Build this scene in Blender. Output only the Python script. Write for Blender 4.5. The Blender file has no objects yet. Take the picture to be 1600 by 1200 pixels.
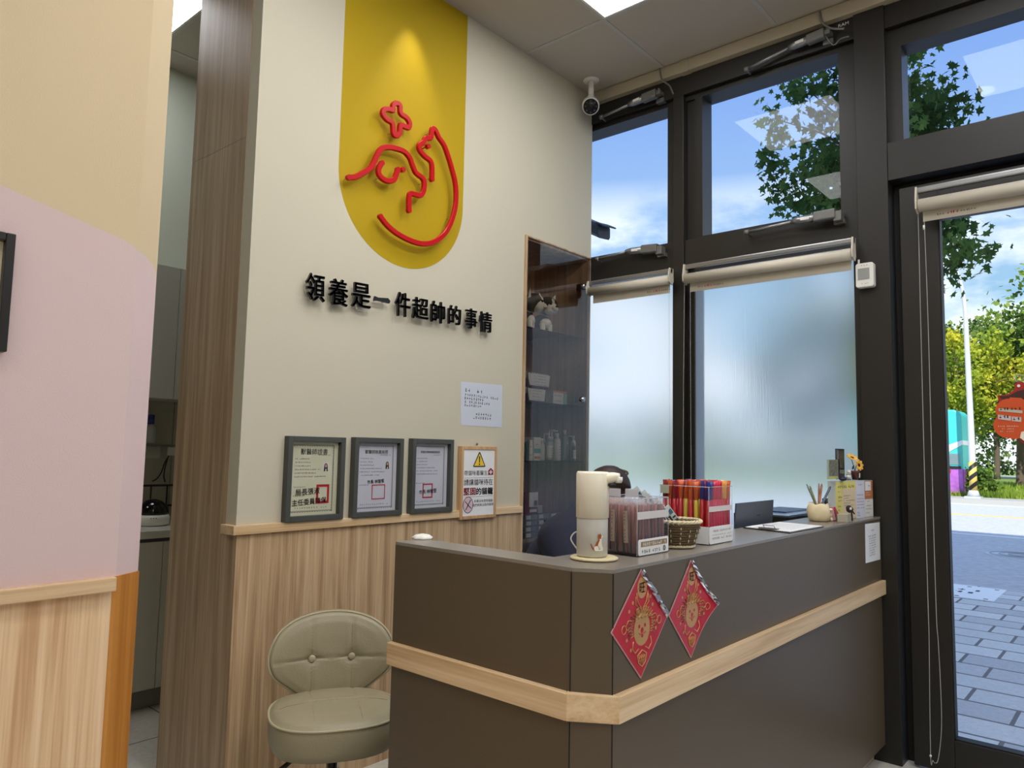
import bpy, math, random
from math import sin, cos, pi, radians, sqrt, hypot, atan2
from mathutils import Vector, Matrix, noise as mnoise

S = bpy.context.scene
COL = S.collection
# ------------------------------------------------------------------ camera
F_PX, YAW, PITCH, ROLL = 1154.41, 0.715317, 0.088268, 0.019995
CAM = Vector((0, 0, 1.38))
_d = Vector((-sin(YAW)*cos(PITCH), cos(YAW)*cos(PITCH), sin(PITCH)))
_r0 = Vector((cos(YAW), sin(YAW), 0)); _u0 = _r0.cross(_d)
_r = _r0*cos(ROLL) + _u0*sin(ROLL); _u = -_r0*sin(ROLL) + _u0*cos(ROLL)
cd = bpy.data.cameras.new('camera'); cam = bpy.data.objects.new('camera', cd); COL.objects.link(cam)
cam.matrix_world = Matrix(((_r.x, _u.x, -_d.x, CAM.x), (_r.y, _u.y, -_d.y, CAM.y), (_r.z, _u.z, -_d.z, CAM.z), (0, 0, 0, 1)))
cd.sensor_width = 36; cd.lens = F_PX/1600*36; cd.clip_start = 0.05; cd.clip_end = 500
S.camera = cam

def at(px, py, axis, val):
    """the point of the place seen at photo pixel (px,py) on the plane axis=val"""
    d = (px-800)*_r - (py-600)*_u + F_PX*_d
    t = (val-CAM[axis])/d[axis]
    return CAM + t*d

# ------------------------------------------------------------------ view, sky, sun
S.view_settings.view_transform = 'Standard'; S.view_settings.look = 'None'
S.view_settings.gamma = 1.0; S.view_settings.exposure = 0.0; S.view_settings.use_curve_mapping = False
S.cycles.max_bounces = 10; S.cycles.diffuse_bounces = 4; S.cycles.glossy_bounces = 4
S.cycles.transmission_bounces = 8; S.cycles.transparent_max_bounces = 24
S.cycles.sample_clamp_indirect = 6.0; S.cycles.caustics_reflective = False; S.cycles.caustics_refractive = False
S.cycles.use_denoising = True

def lin(c):
    def f(v):
        v /= 255.0
        return v/12.92 if v <= 0.04045 else ((v+0.055)/1.055)**2.4
    return (f(c[0]), f(c[1]), f(c[2]), 1.0)

W = bpy.data.worlds.new('sky'); S.world = W; W.use_nodes = True
nt = W.node_tree; nt.nodes.clear(); N = nt.nodes.new; Lk = nt.links.new
tc = N('ShaderNodeTexCoord'); sp = N('ShaderNodeSeparateXYZ'); Lk(tc.outputs['Generated'], sp.inputs[0])
ramp = N('ShaderNodeValToRGB'); Lk(sp.outputs['Z'], ramp.inputs[0])
e = ramp.color_ramp.elements
e[0].position = 0.0; e[0].color = (.92, 1.02, 1.10, 1); e[1].position = 1.0; e[1].color = (.72, .96, 1.45, 1)
for p_, c_ in ((0.09, (186, 222, 242)), (0.15, (160, 212, 244)), (0.26, (176, 214, 255)), (0.46, (140, 180, 252)), (0.52, (142, 182, 252))):
    x = e.new(p_); x.color = lin(c_)
mp = N('ShaderNodeMapping'); mp.inputs['Scale'].default_value = (1, 1, 2.3); mp.inputs['Location'].default_value = (1.3, 0.75, 0.9)
Lk(tc.outputs['Generated'], mp.inputs[0])
nz = N('ShaderNodeTexNoise'); nz.inputs['Scale'].default_value = 2.6; nz.inputs['Detail'].default_value = 7; nz.inputs['Roughness'].default_value = 0.55
Lk(mp.outputs[0], nz.inputs['Vector'])
cr = N('ShaderNodeValToRGB'); cr.color_ramp.elements[0].position = 0.44; cr.color_ramp.elements[1].position = 0.53; Lk(nz.outputs[0], cr.inputs[0])
hm = N('ShaderNodeMapRange'); hm.inputs['From Min'].default_value = 0.35; hm.inputs['From Max'].default_value = 0.28; Lk(sp.outputs['Z'], hm.inputs['Value'])
mul = N('ShaderNodeMath'); mul.operation = 'MULTIPLY'; Lk(cr.outputs[0], mul.inputs[0]); Lk(hm.outputs[0], mul.inputs[1])
mx = N('ShaderNodeMix'); mx.data_type = 'RGBA'; Lk(mul.outputs[0], mx.inputs[0]); Lk(ramp.outputs[0], mx.inputs[6]); mx.inputs[7].default_value = (1.25, 1.3, 1.35, 1)
bg = N('ShaderNodeBackground'); Lk(mx.outputs[2], bg.inputs[0]); bg.inputs[1].default_value = 1.0
wo = N('ShaderNodeOutputWorld'); Lk(bg.outputs[0], wo.inputs[0])

sl = bpy.data.lights.new('sun', 'SUN'); sl.energy = 6.0; sl.angle = 0.009; sl.color = (1, .95, .85)
so = bpy.data.objects.new('sun', sl); COL.objects.link(so); so.location = (0, -20, 30)
so.rotation_euler = Vector((-0.28, 0.66, -0.72)).to_track_quat('-Z', 'Y').to_euler()

# ------------------------------------------------------------------ materials
def newmat(name):
    m = bpy.data.materials.new(name); m.use_nodes = True
    return m, m.node_tree, m.node_tree.nodes['Principled BSDF']
def mat(name, c, rough=0.6, metal=0.0, spec=0.5, bump=0, bscale=60, var=0.0, trans=0, alpha=1, coat=0):
    m, t, b = newmat(name)
    b.inputs['Base Color'].default_value = lin(c); b.inputs['Roughness'].default_value = rough
    b.inputs['Metallic'].default_value = metal; b.inputs['Specular IOR Level'].default_value = spec
    b.inputs['Coat Weight'].default_value = coat
    if trans: b.inputs['Transmission Weight'].default_value = trans
    if alpha < 1: b.inputs['Alpha'].default_value = alpha
    if bump or var:
        co = t.nodes.new('ShaderNodeTexCoord'); n = t.nodes.new('ShaderNodeTexNoise'); n.inputs['Scale'].default_value = bscale
        n.inputs['Detail'].default_value = 4; t.links.new(co.outputs['Object'], n.inputs['Vector'])
        if bump:
            bp = t.nodes.new('ShaderNodeBump'); bp.inputs['Strength'].default_value = bump; bp.inputs['Distance'].default_value = 0.002
            t.links.new(n.outputs[0], bp.inputs['Height']); t.links.new(bp.outputs[0], b.inputs['Normal'])
        if var:
            n2 = t.nodes.new('ShaderNodeTexNoise'); n2.inputs['Scale'].default_value = max(bscale/12, .5); t.links.new(co.outputs['Object'], n2.inputs['Vector'])
            r = t.nodes.new('ShaderNodeValToRGB'); cc = lin(c)
            r.color_ramp.elements[0].position = .3; r.color_ramp.elements[1].position = .7
            r.color_ramp.elements[0].color = (cc[0]*(1-var), cc[1]*(1-var), cc[2]*(1-var), 1)
            r.color_ramp.elements[1].color = (min(1, cc[0]*(1+var)), min(1, cc[1]*(1+var)), min(1, cc[2]*(1+var)), 1)
            t.links.new(n2.outputs[0], r.inputs[0]); t.links.new(r.outputs[0], b.inputs['Base Color'])
    return m
def wood(name, c1, c2, c3, axis=2, rough=0.45, dens=1.0):
    """laminate with long streaks along one axis"""
    m, t, b = newmat(name); n_ = t.nodes; l_ = t.links
    co = n_.new('ShaderNodeTexCoord'); mp = n_.new('ShaderNodeMapping'); l_.new(co.outputs['Object'], mp.inputs[0])
    sc = [26*dens]*3; sc[axis] = 0.9*dens; mp.inputs['Scale'].default_value = sc
    a = n_.new('ShaderNodeTexNoise'); a.inputs['Scale'].default_value = 1.0; a.inputs['Detail'].default_value = 5; a.inputs['Roughness'].default_value = .6; a.inputs['Distortion'].default_value = .6
    l_.new(mp.outputs[0], a.inputs['Vector'])
    mp2 = n_.new('ShaderNodeMapping'); l_.new(co.outputs['Object'], mp2.inputs[0]); s2 = [170*dens]*3; s2[axis] = 3*dens; mp2.inputs['Scale'].default_value = s2
    a2 = n_.new('ShaderNodeTexNoise'); a2.inputs['Scale'].default_value = 1.0; a2.inputs['Detail'].default_value = 3; l_.new(mp2.outputs[0], a2.inputs['Vector'])
    mxx = n_.new('ShaderNodeMath'); mxx.operation = 'MULTIPLY_ADD'; l_.new(a2.outputs[0], mxx.inputs[0]); mxx.inputs[1].default_value = .35; l_.new(a.outputs[0], mxx.inputs[2])
    r = n_.new('ShaderNodeValToRGB'); l_.new(mxx.outputs[0], r.inputs[0])
    r.color_ramp.elements[0].position = .5; r.color_ramp.elements[0].color = lin(c1)
    r.color_ramp.elements[1].position = .84; r.color_ramp.elements[1].color = lin(c3)
    x = r.color_ramp.elements.new(.67); x.color = lin(c2)
    l_.new(r.outputs[0], b.inputs['Base Color']); b.inputs['Roughness'].default_value = rough
    return m
def thin(name, tint, ior=1.45, rough=0.0, boost=1.0):
    """thin glass or plastic sheet: tinted see-through with a Fresnel reflection"""
    m, t, b = newmat(name); n_ = t.nodes; l_ = t.links; n_.remove(b)
    tr = n_.new('ShaderNodeBsdfTransparent'); tr.inputs[0].default_value = (*tint, 1)
    gl = n_.new('ShaderNodeBsdfGlossy'); gl.inputs['Roughness'].default_value = rough; gl.inputs[0].default_value = (1, 1, 1, 1)
    fr = n_.new('ShaderNodeFresnel'); fr.inputs[0].default_value = ior
    mu = n_.new('ShaderNodeMath'); mu.operation = 'MULTIPLY'; mu.use_clamp = True; mu.inputs[1].default_value = boost; l_.new(fr.outputs[0], mu.inputs[0])
    mi = n_.new('ShaderNodeMixShader'); l_.new(mu.outputs[0], mi.inputs[0]); l_.new(tr.outputs[0], mi.inputs[1]); l_.new(gl.outputs[0], mi.inputs[2])
    l_.new(mi.outputs[0], n_['Material Output'].inputs[0])
    return m
def emis(name, c, s):
    m, t, b = newmat(name); b.inputs['Emission Color'].default_value = lin(c); b.inputs['Emission Strength'].default_value = s
    b.inputs['Base Color'].default_value = lin(c); return m

# ------------------------------------------------------------------ mesh builder
def wmat(o):
    m = o.matrix_basis.copy()
    return wmat(o.parent) @ m if o.parent else m
class MB:
    def __init__(s, M=None): s.v = []; s.f = []; s.mi = []; s.sm = []; s.mats = []; s.M = M or Matrix(); s.cur = 0; s.smooth = False
    def use(s, m):
        if m not in s.mats: s.mats.append(m)
        s.cur = s.mats.index(m); return s
    def add(s, vs, fs, smooth=None):
        b = len(s.v); M = s.M
        s.v += [M @ Vector(p) for p in vs]
        for f in fs:
            s.f.append([b+i for i in f]); s.mi.append(s.cur); s.sm.append(s.smooth if smooth is None else smooth)
        return s
    def box(s, x0, x1, y0, y1, z0, z1):
        return s.add([(x0,y0,z0),(x1,y0,z0),(x1,y1,z0),(x0,y1,z0),(x0,y0,z1),(x1,y0,z1),(x1,y1,z1),(x0,y1,z1)],
            [(0,3,2,1),(4,5,6,7),(0,1,5,4),(1,2,6,5),(2,3,7,6),(3,0,4,7)], False)
    def quad(s, *p): return s.add(p, [tuple(range(len(p)))], False)
    def prism(s, poly, w0, w1, ax=2):
        """extrude a 2D outline; ax 2: (u,v)->(x,y), w=z; ax 0: (u,v)->(y,z), w=x; ax 1: (u,v)->(x,z), w=y"""
        n = len(poly)
        def q(u, v, w): return (u,v,w) if ax == 2 else ((w,u,v) if ax == 0 else (u,w,v))
        vs = [q(u,v,w0) for u,v in poly] + [q(u,v,w1) for u,v in poly]
        return s.add(vs, [tuple(range(n))[::-1], tuple(range(n,2*n))] + [(i,(i+1)%n,n+(i+1)%n,n+i) for i in range(n)], False)
    def tube(s, pts, r, n=8, closed=False, cap=True, smooth=True, flat=None):
        """sweep a circle (or flat=(a,b,upvector) box section) along points"""
        P = [Vector(p) for p in pts]; m = len(P); rings = []; up = None
        for i, p in enumerate(P):
            if closed: t = P[(i+1)%m]-P[i-1]
            else: t = P[min(i+1,m-1)]-P[max(i-1,0)]
            if t.length < 1e-9: t = Vector((0,0,1))
            t.normalize()
            if flat:
                b = Vector(flat[2]).normalized(); a = t.cross(b).normalized()
                sec = [(flat[0]*cx, flat[1]*cy) for cx, cy in ((-1,-.6),(-.8,-1),(.8,-1),(1,-.6),(1,.6),(.8,1),(-.8,1),(-1,.6))]
                rings.append([p + a*x + b*y for x, y in sec]); continue
            if up is None: up = Vector((0,0,1)) if abs(t.z) < .9 else Vector((1,0,0))
            a = (up - t*up.dot(t)).normalized(); b = t.cross(a); up = a
            rr = r[i] if isinstance(r, (list, tuple)) else r
            rings.append([p + (a*cos(2*pi*k/n) + b*sin(2*pi*k/n))*rr for k in range(n)])
        k = len(rings[0]); vs = [q for R in rings for q in R]; fs = []
        for i in range(m if closed else m-1):
            for j in range(k):
                a0 = i*k+j; a1 = i*k+(j+1)%k; b0 = ((i+1)%m)*k+j; b1 = ((i+1)%m)*k+(j+1)%k
                fs.append((a0,a1,b1,b0))
        if cap and not closed: fs += [tuple(range(k))[::-1], tuple(range((m-1)*k, m*k))]
        return s.add(vs, fs, smooth and not flat)
    def lathe(s, prof, c=(0,0,0), n=24, sx=1, sy=1, smooth=True, axis=None, cap=True):
        """profile [(r,z)] turned round z (or round the given axis direction)"""
        Q = Matrix.Translation(c)
        if axis is not None: Q = Q @ Vector(axis).to_track_quat('Z', 'Y').to_matrix().to_4x4()
        vs = [Q @ Vector((r*sx*cos(2*pi*k/n), r*sy*sin(2*pi*k/n), z)) for r, z in prof for k in range(n)]
        m = len(prof); fs = []
        for i in range(m-1):
            for k in range(n): fs.append((i*n+k, i*n+(k+1)%n, (i+1)*n+(k+1)%n, (i+1)*n+k))
        if cap: fs += [tuple(range(n))[::-1], tuple(range((m-1)*n, m*n))]
        return s.add(vs, fs, smooth)
    def ball(s, c, r, n=16, m=10, rot=None, fn=None):
        r = (r, r, r) if not isinstance(r, (tuple, list)) else r
        R = rot or Matrix(); vs = []; fs = []
        for i in range(m+1):
            th = pi*i/m
            for k in range(n):
                a = 2*pi*k/n; d = Vector((sin(th)*cos(a), sin(th)*sin(a), cos(th)))
                q = fn(d) if fn else 1.0
                vs.append(Vector(c) + (R @ Vector((d.x*r[0]*q, d.y*r[1]*q, d.z*r[2]*q))))
        for i in range(m):
            for k in range(n): fs.append((i*n+k, (i+1)*n+k, (i+1)*n+(k+1)%n, i*n+(k+1)%n))
        return s.add(vs, fs, True)
    def text(s, body, M, size=.1, depth=.001, width=None, height=None, bold=0.0, center=True):
        """writing, lying in the local xy plane of M"""
        cu = bpy.data.curves.new('t', 'FONT'); cu.body = body; cu.size = 1.0; cu.extrude = 0.0; cu.resolution_u = 2
        cu.fill_mode = 'FRONT'
        o = bpy.data.objects.new('t', cu); COL.objects.link(o); bpy.context.view_layer.update()
        me = bpy.data.meshes.new_from_object(o); vs = [v.co.copy() for v in me.vertices]; ps = [tuple(p.vertices) for p in me.polygons]
        bpy.data.objects.remove(o); bpy.data.curves.remove(cu); bpy.data.meshes.remove(me)
        if not vs: return s
        x0 = min(v.x for v in vs); x1 = max(v.x for v in vs); y0 = min(v.y for v in vs); y1 = max(v.y for v in vs)
        kx = ky = size
        if width: kx = width/(x1-x0); ky = height/(y1-y0) if height else kx
        elif height: kx = ky = height/(y1-y0)
        cx = (x0+x1)/2 if center else x0; cy = (y0+y1)/2 if center else y0
        shifts = [(0,0)] if not bold else [(-bold,0),(bold,0),(0,bold),(0,-bold)]
        n = len(vs); edges = {}
        for p in ps:
            for i in range(len(p)):
                a, b = p[i], p[(i+1)%len(p)]; k = (min(a,b), max(a,b)); edges.setdefault(k, []).append((a,b))
        for sx, sy in shifts:
            V = [M @ Vector(((v.x-cx+sx)*kx, (v.y-cy+sy)*ky, depth)) for v in vs]
            Fc = list(ps)
            if depth > .0025:
                V += [M @ Vector(((v.x-cx+sx)*kx, (v.y-cy+sy)*ky, 0)) for v in vs]
                Fc += [tuple(n+i for i in reversed(q)) for q in ps]
                for k, l in edges.items():
                    if len(l) == 1: a, b = l[0]; Fc.append((b, a, n+a, n+b))
            s.add(V, Fc, False)
        return s
    def build(s, name, m=None, parent=None, bevel=0, subsurf=0, autosmooth=False, kind=None):
        if m is not None and not s.mats: s.mats = [m]
        me = bpy.data.meshes.new(name)
        vs = s.v
        if parent is not None:
            I = wmat(parent).inverted(); vs = [I @ p for p in vs]
        me.from_pydata([tuple(p) for p in vs], [], s.f)
        for k in s.mats: me.materials.append(k)
        for p, i, q in zip(me.polygons, s.mi, s.sm): p.material_index = i; p.use_smooth = q
        me.update()
        o = bpy.data.objects.new(name, me); COL.objects.link(o)
        if parent is not None: o.parent = parent
        if bevel:
            b = o.modifiers.new('bevel', 'BEVEL'); b.width = bevel; b.segments = 2; b.limit_method = 'ANGLE'; b.angle_limit = radians(50)
        if subsurf:
            b = o.modifiers.new('sub', 'SUBSURF'); b.levels = subsurf; b.render_levels = subsurf
        if kind: o['kind'] = kind
        return o
def tag(o, label=None, cat=None, group=None, kind=None):
    if label: o['label'] = label
    if cat: o['category'] = cat
    if group: o['group'] = group
    if kind: o['kind'] = kind
    return o
def thing(name, label, cat, loc=(0,0,0), rotz=0, group=None):
    o = bpy.data.objects.new(name, None); COL.objects.link(o); o.location = loc; o.rotation_euler = (0,0,rotz)
    o.empty_display_size = .05
    return tag(o, label, cat, group)
def kids(o): return [c for c in COL.objects if c.parent == o]
def dup(o, loc=None, rotz=None, label=None, group=None, parent=None):
    c = o.copy(); COL.objects.link(c)
    if parent: c.parent = parent
    if loc is not None: c.location = loc
    if rotz is not None: c.rotation_euler = (c.rotation_euler[0], c.rotation_euler[1], rotz)
    if label: c['label'] = label
    if group: c['group'] = group
    for ch in kids(o): dup(ch, parent=c)
    return c
def spline(pts, n=6, closed=False):
    """Catmull-Rom through points"""
    P = [Vector(p) for p in pts]; m = len(P); out = []
    for i in range(m if closed else m-1):
        p0 = P[i-1] if (closed or i > 0) else P[0]; p1 = P[i]; p2 = P[(i+1)%m]; p3 = P[(i+2)%m] if (closed or i+2 < m) else P[-1]
        for k in range(n):
            t = k/n; out.append(.5*((2*p1)+(p2-p0)*t+(2*p0-5*p1+4*p2-p3)*t*t+(3*p1-p0-3*p2+p3)*t**3))
    if not closed: out.append(P[-1])
    return out
def rrect(u0, u1, v0, v1, r, n=5):
    out = []
    for cu, cv, a0 in ((u1-r,v0+r,-pi/2),(u1-r,v1-r,0),(u0+r,v1-r,pi/2),(u0+r,v0+r,pi)):
        for k in range(n+1): a = a0+pi/2*k/n; out.append((cu+r*cos(a), cv+r*sin(a)))
    return out
def MX(x, y, z):   # a frame facing +x: local x->+y, local y->+z, local z->+x
    return Matrix(((0,0,1,x),(1,0,0,y),(0,1,0,z),(0,0,0,1)))
def MY(x, y, z):   # a frame facing -y: local x->+x, local y->+z, local z->-y
    return Matrix(((1,0,0,x),(0,0,-1,y),(0,1,0,z),(0,0,0,1)))
def scrawl(mb, M, x0, x1, y, h, rnd, w=.0006, gap=.25):
    """a line of writing too small to read: short upright and level strokes"""
    x = x0
    while x < x1-h*.8:
        if rnd.random() > .06:
            for _ in range(3):
                a = rnd.random()*h*.7; b = rnd.random()*h*.7
                if rnd.random() < .5: q = [(x+a*.3,y+b),(x+h*.8,y+b),(x+h*.8,y+b+h*.16),(x+a*.3,y+b+h*.16)]
                else: q = [(x+a,y),(x+a+h*.16,y),(x+a+h*.16,y+h),(x+a,y+h)]
                mb.add([M @ Vector((u,v,w)) for u, v in q], [(0,1,2,3)], False)
        x += h*(1+gap)
rnd = random.Random(7)
# ------------------------------------------------------------------ palette
M = {}
M['cream'] = mat('cream_paint', (202, 195, 175), .75, bump=.15, bscale=220)
M['cream2'] = mat('warm_cream_paint', (213, 192, 157), .8, bump=.2, bscale=260)
M['lilac'] = mat('lilac_paint', (216, 191, 190), .8, bump=.2, bscale=260)
M['yellow'] = mat('yellow_paint', (178, 149, 8), .7, spec=.25, bump=.15, bscale=200)
M['kitwall'] = mat('pale_grey_green_paint', (198, 206, 192), .8)
M['tile'] = mat('ceiling_tile', (186, 178, 167), .9, bump=.2, bscale=300)
M['tbar'] = mat('ceiling_grid', (186, 184, 178), .5)
M['dark'] = mat('dark_bronze_aluminium', (33, 30, 26), .42)
M['darker'] = mat('black_gasket', (18, 17, 16), .6)
M['wood'] = wood('light_walnut_laminate', (164, 132, 98), (196, 165, 128), (216, 188, 152), 2)
M['woodcol'] = wood('walnut_laminate', (144, 117, 88), (166, 139, 108), (188, 163, 132), 2, rough=.36)
M['woodL'] = wood('warm_oak_laminate', (206, 162, 120), (230, 193, 152), (243, 212, 176), 2)
M['woodY'] = wood('oak_trim_lengthwise', (200, 166, 122), (222, 190, 148), (233, 206, 168), 1, rough=.4)
M['woodX'] = wood('oak_trim_crosswise', (200, 166, 122), (222, 190, 148), (233, 206, 168), 0, rough=.4)
M['orange'] = wood('orange_varnished_wood', (172, 110, 42), (190, 124, 50), (200, 136, 62), 2, rough=.5)
M['cabwood'] = wood('cabinet_walnut', (158, 126, 98), (180, 148, 118), (196, 166, 136), 2)
M['counter'] = mat('taupe_counter_laminate', (92, 79, 61), .40, bump=.08, bscale=500)
M['ctop'] = mat('taupe_counter_top', (134, 126, 116), .26, bump=.05, bscale=500)
M['white'] = mat('white_plastic', (232, 230, 224), .4)
M['offwhite'] = mat('cream_plastic', (240, 232, 212), .38)
M['beige'] = mat('blind_beige', (206, 198, 182), .55)
M['black'] = mat('black_plastic', (20, 20, 21), .4)
M['steel'] = mat('grey_steel', (150, 150, 150), .35, metal=.8)
M['chrome'] = mat('chrome', (205, 205, 205), .15, metal=1)
M['grey'] = mat('grey_cast_metal', (120, 118, 115), .45, metal=.4)
M['paper'] = mat('white_paper', (236, 236, 238), .8)
M['ink'] = mat('black_ink', (22, 22, 26), .7)
M['inkg'] = mat('grey_ink', (70, 72, 80), .8)
M['red'] = mat('red_acrylic', (184, 12, 16), .35, spec=.25)
M['redink'] = mat('red_ink', (196, 40, 48), .7)
M['glass'] = thin('clear_glass', (.93, .96, .97), boost=.6)
M['glassdoor'] = thin('door_glass', (.95, .97, .97), boost=.6)
M['brown_glass'] = thin('brown_tinted_glass', (.95, .90, .84), ior=1.5, boost=1.1)
M['shelfglass'] = thin('shelf_glass', (.88, .94, .92))
M['acrylic'] = thin('clear_acrylic', (.985, .985, .99), ior=1.4, boost=.45)
M['lamp'] = emis('lamp_diffuser', (252, 253, 255), 8.3)
def frosted():
    m, t, b = newmat('frosted_film'); n_ = t.nodes; l_ = t.links; n_.remove(b)
    tr = n_.new('ShaderNodeBsdfTranslucent'); tr.inputs[0].default_value = (.90, .96, 1, 1)
    rf = n_.new('ShaderNodeBsdfRefraction'); rf.inputs['IOR'].default_value = 1.12; rf.inputs['Roughness'].default_value = .45; rf.inputs[0].default_value = (.94, .98, 1, 1)
    gl = n_.new('ShaderNodeBsdfDiffuse'); gl.inputs[0].default_value = (.6, .66, .7, 1)
    co = n_.new('ShaderNodeTexCoord'); mp = n_.new('ShaderNodeMapping'); mp.inputs['Scale'].default_value = (220, 220, 6); l_.new(co.outputs['Object'], mp.inputs[0])
    nz = n_.new('ShaderNodeTexNoise'); nz.inputs['Scale'].default_value = 1; nz.inputs['Detail'].default_value = 2; l_.new(mp.outputs[0], nz.inputs['Vector'])
    bp = n_.new('ShaderNodeBump'); bp.inputs['Strength'].default_value = .35; bp.inputs['Distance'].default_value = .003; l_.new(nz.outputs[0], bp.inputs['Height'])
    l_.new(bp.outputs[0], rf.inputs['Normal']); l_.new(bp.outputs[0], tr.inputs['Normal'])
    a = n_.new('ShaderNodeMixShader'); a.inputs[0].default_value = .56; l_.new(tr.outputs[0], a.inputs[1]); l_.new(rf.outputs[0], a.inputs[2])
    c = n_.new('ShaderNodeMixShader'); c.inputs[0].default_value = .03; l_.new(a.outputs[0], c.inputs[1]); l_.new(gl.outputs[0], c.inputs[2])
    l_.new(c.outputs[0], n_['Material Output'].inputs[0]); return m
M['frost'] = frosted()
def tiles(name, c1, c2, cm, w, h, mortar=.01, offset=.5, rough=.6, bias=0.0, bump=.3, rot=0):
    m, t, b = newmat(name); n_ = t.nodes; l_ = t.links
    co = n_.new('ShaderNodeTexCoord'); mp = n_.new('ShaderNodeMapping'); mp.inputs['Rotation'].default_value = (0, 0, rot); l_.new(co.outputs['Object'], mp.inputs[0])
    br = n_.new('ShaderNodeTexBrick'); l_.new(mp.outputs[0], br.inputs['Vector'])
    br.inputs['Color1'].default_value = lin(c1); br.inputs['Color2'].default_value = lin(c2); br.inputs['Mortar'].default_value = lin(cm)
    br.inputs['Scale'].default_value = 1; br.inputs['Mortar Size'].default_value = mortar; br.inputs['Brick Width'].default_value = w; br.inputs['Row Height'].default_value = h
    br.offset = offset; br.inputs['Bias'].default_value = bias; br.inputs['Mortar Smooth'].default_value = .1
    nz = n_.new('ShaderNodeTexNoise'); nz.inputs['Scale'].default_value = 40; nz.inputs['Detail'].default_value = 5; l_.new(co.outputs['Object'], nz.inputs['Vector'])
    mi = n_.new('ShaderNodeMix'); mi.data_type = 'RGBA'; mi.blend_type = 'MULTIPLY'; mi.inputs[0].default_value = .35
    l_.new(br.outputs['Color'], mi.inputs[6]); l_.new(nz.outputs[0], mi.inputs[7]); l_.new(mi.outputs[2], b.inputs['Base Color'])
    bp = n_.new('ShaderNodeBump'); bp.inputs['Strength'].default_value = bump; bp.inputs['Distance'].default_value = .004; bp.invert = True
    l_.new(br.outputs['Fac'], bp.inputs['Height']); l_.new(bp.outputs[0], b.inputs['Normal']); b.inputs['Roughness'].default_value = rough
    return m
M['floor'] = tiles('floor_tile', (226, 222, 212), (220, 216, 206), (70, 70, 68), .6, .6, .004, 0, .35, bump=.1)
M['paver'] = tiles('sidewalk_pavers', (250, 249, 247), (212, 211, 214), (130, 128, 128), .46, .31, .012, .42, .85)
def splash_m(): return tiles('kitchen_splash_tile', (188, 186, 172), (182, 180, 168), (120, 118, 110), .6, .3, .003, 0, .4)
st = 'structure'
XA, YW, ZC = -2.647, 3.777, 3.66

# ------------------------------------------------------------------ room shell
b = MB(); b.box(-5.2, 3.4, -3.6, 3.93, -.12, 0); b.build('floor', M['floor'], kind=st)
b = MB().use(M['cream'])
b.box(-3.165, XA, 1.466, 3.135, 0, ZC); b.box(-3.165, XA, 3.135, 3.785, 2.597, ZC)
b.box(-3.165, -3.10, 3.135, 3.785, 0, 2.597); b.box(-3.10, XA, 3.776, 3.785, 0, 2.597)
b.use(M['yellow'])
cy_, cz_, rr_ = 2.2455, 2.612, .3855
arc = [(cy_+rr_*cos(a), cz_+rr_*sin(a)) for a in [pi+pi*k/40 for k in range(41)]]
b.prism([(1.86, ZC-.002)] + arc + [(2.631, ZC-.002)], XA, XA+.0008, 0)
b.build('wall_left', kind=st)
# end cladding of the thick wall, wainscot and dado rail
b = MB().use(M['woodcol']); b.box(-3.185, -2.722, 1.4645, 1.466, 0, 2.617); b.box(-3.185, -2.722, 1.4645, 1.466, 2.620, ZC)
b.box(-3.185, -3.165, 1.466, 2.2, 0, ZC); b.box(-2.722, XA+.010, 1.4645, 1.466, 0, 1.037)
b.build('trim_1', kind=st)
b = MB(); b.box(XA, XA+.010, 1.466, 3.131, 0, 1.037); b.build('trim_2', M['wood'], kind=st)
b = MB(); b.box(XA-.075, XA+.024, 1.444, 3.131, 1.037, 1.072); b.build('trim_3', M['woodY'], bevel=.002, kind=st)
# near partition on the left with lilac and cream paint
XN = -1.85
b = MB().use(M['cream2'])
yb0, zb0, yb1, zb1 = -3.5, 1.925+.24*3.94, .700, 1.862
curve = [(yb1, zb1), (.722, 1.852), (.729, 1.845)]
b.add([(XN,-3.5,ZC),(XN,.729,ZC),(XN,.729,1.845),(XN,.722,1.852),(XN,yb1,zb1),(XN,-3.5,zb0)], [(0,5,4,3,2,1)], False)
b.add([(XN,.729,ZC),(-1.893,.797,ZC),(-1.893,.797,1.80),(-1.885,.784,1.822),(-1.868,.757,1.838),(XN,.729,1.845)], [(0,5,4,3,2,1)], False)
b.box(-2.02, -1.893, -3.5, .797, 0, ZC)
b.use(M['lilac'])
b.add([(XN,-3.5,zb0),(XN,yb1,zb1),(XN,.722,1.852),(XN,.729,1.845),(XN,.729,1.066),(XN,-3.5,1.066)], [(0,5,4,3,2,1)], False)
b.add([(XN,.729,1.845),(-1.868,.757,1.838),(-1.885,.784,1.822),(-1.893,.797,1.80),(-1.893,.797,1.066),(XN,.729,1.066)], [(0,5,4,3,2,1)], False)
b.use(M['woodL']); b.box(-1.893, XN+.002, -3.5, .722, 0, 1.040)
b.build('wall_near', kind=st)
b = MB(); b.box(XN, XN+.022, -3.5, .724, 1.035, 1.067); b.build('trim_4', wood('dado_oak', (190,152,112),(215,182,142),(228,200,165),1), bevel=.002, kind=st)
b = MB().use(M['orange']); b.add([(XN+.003,.722,0),(XN+.003,.731,0),(-1.889,.799,0),(-1.893,.722,0),(XN+.003,.722,1.066),(XN+.003,.731,1.066),(-1.889,.799,1.066),(-1.893,.722,1.066)],
      [(0,3,2,1),(4,5,6,7),(0,1,5,4),(1,2,6,5),(2,3,7,6),(3,0,4,7)], False); b.build('trim_5', kind=st)
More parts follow.
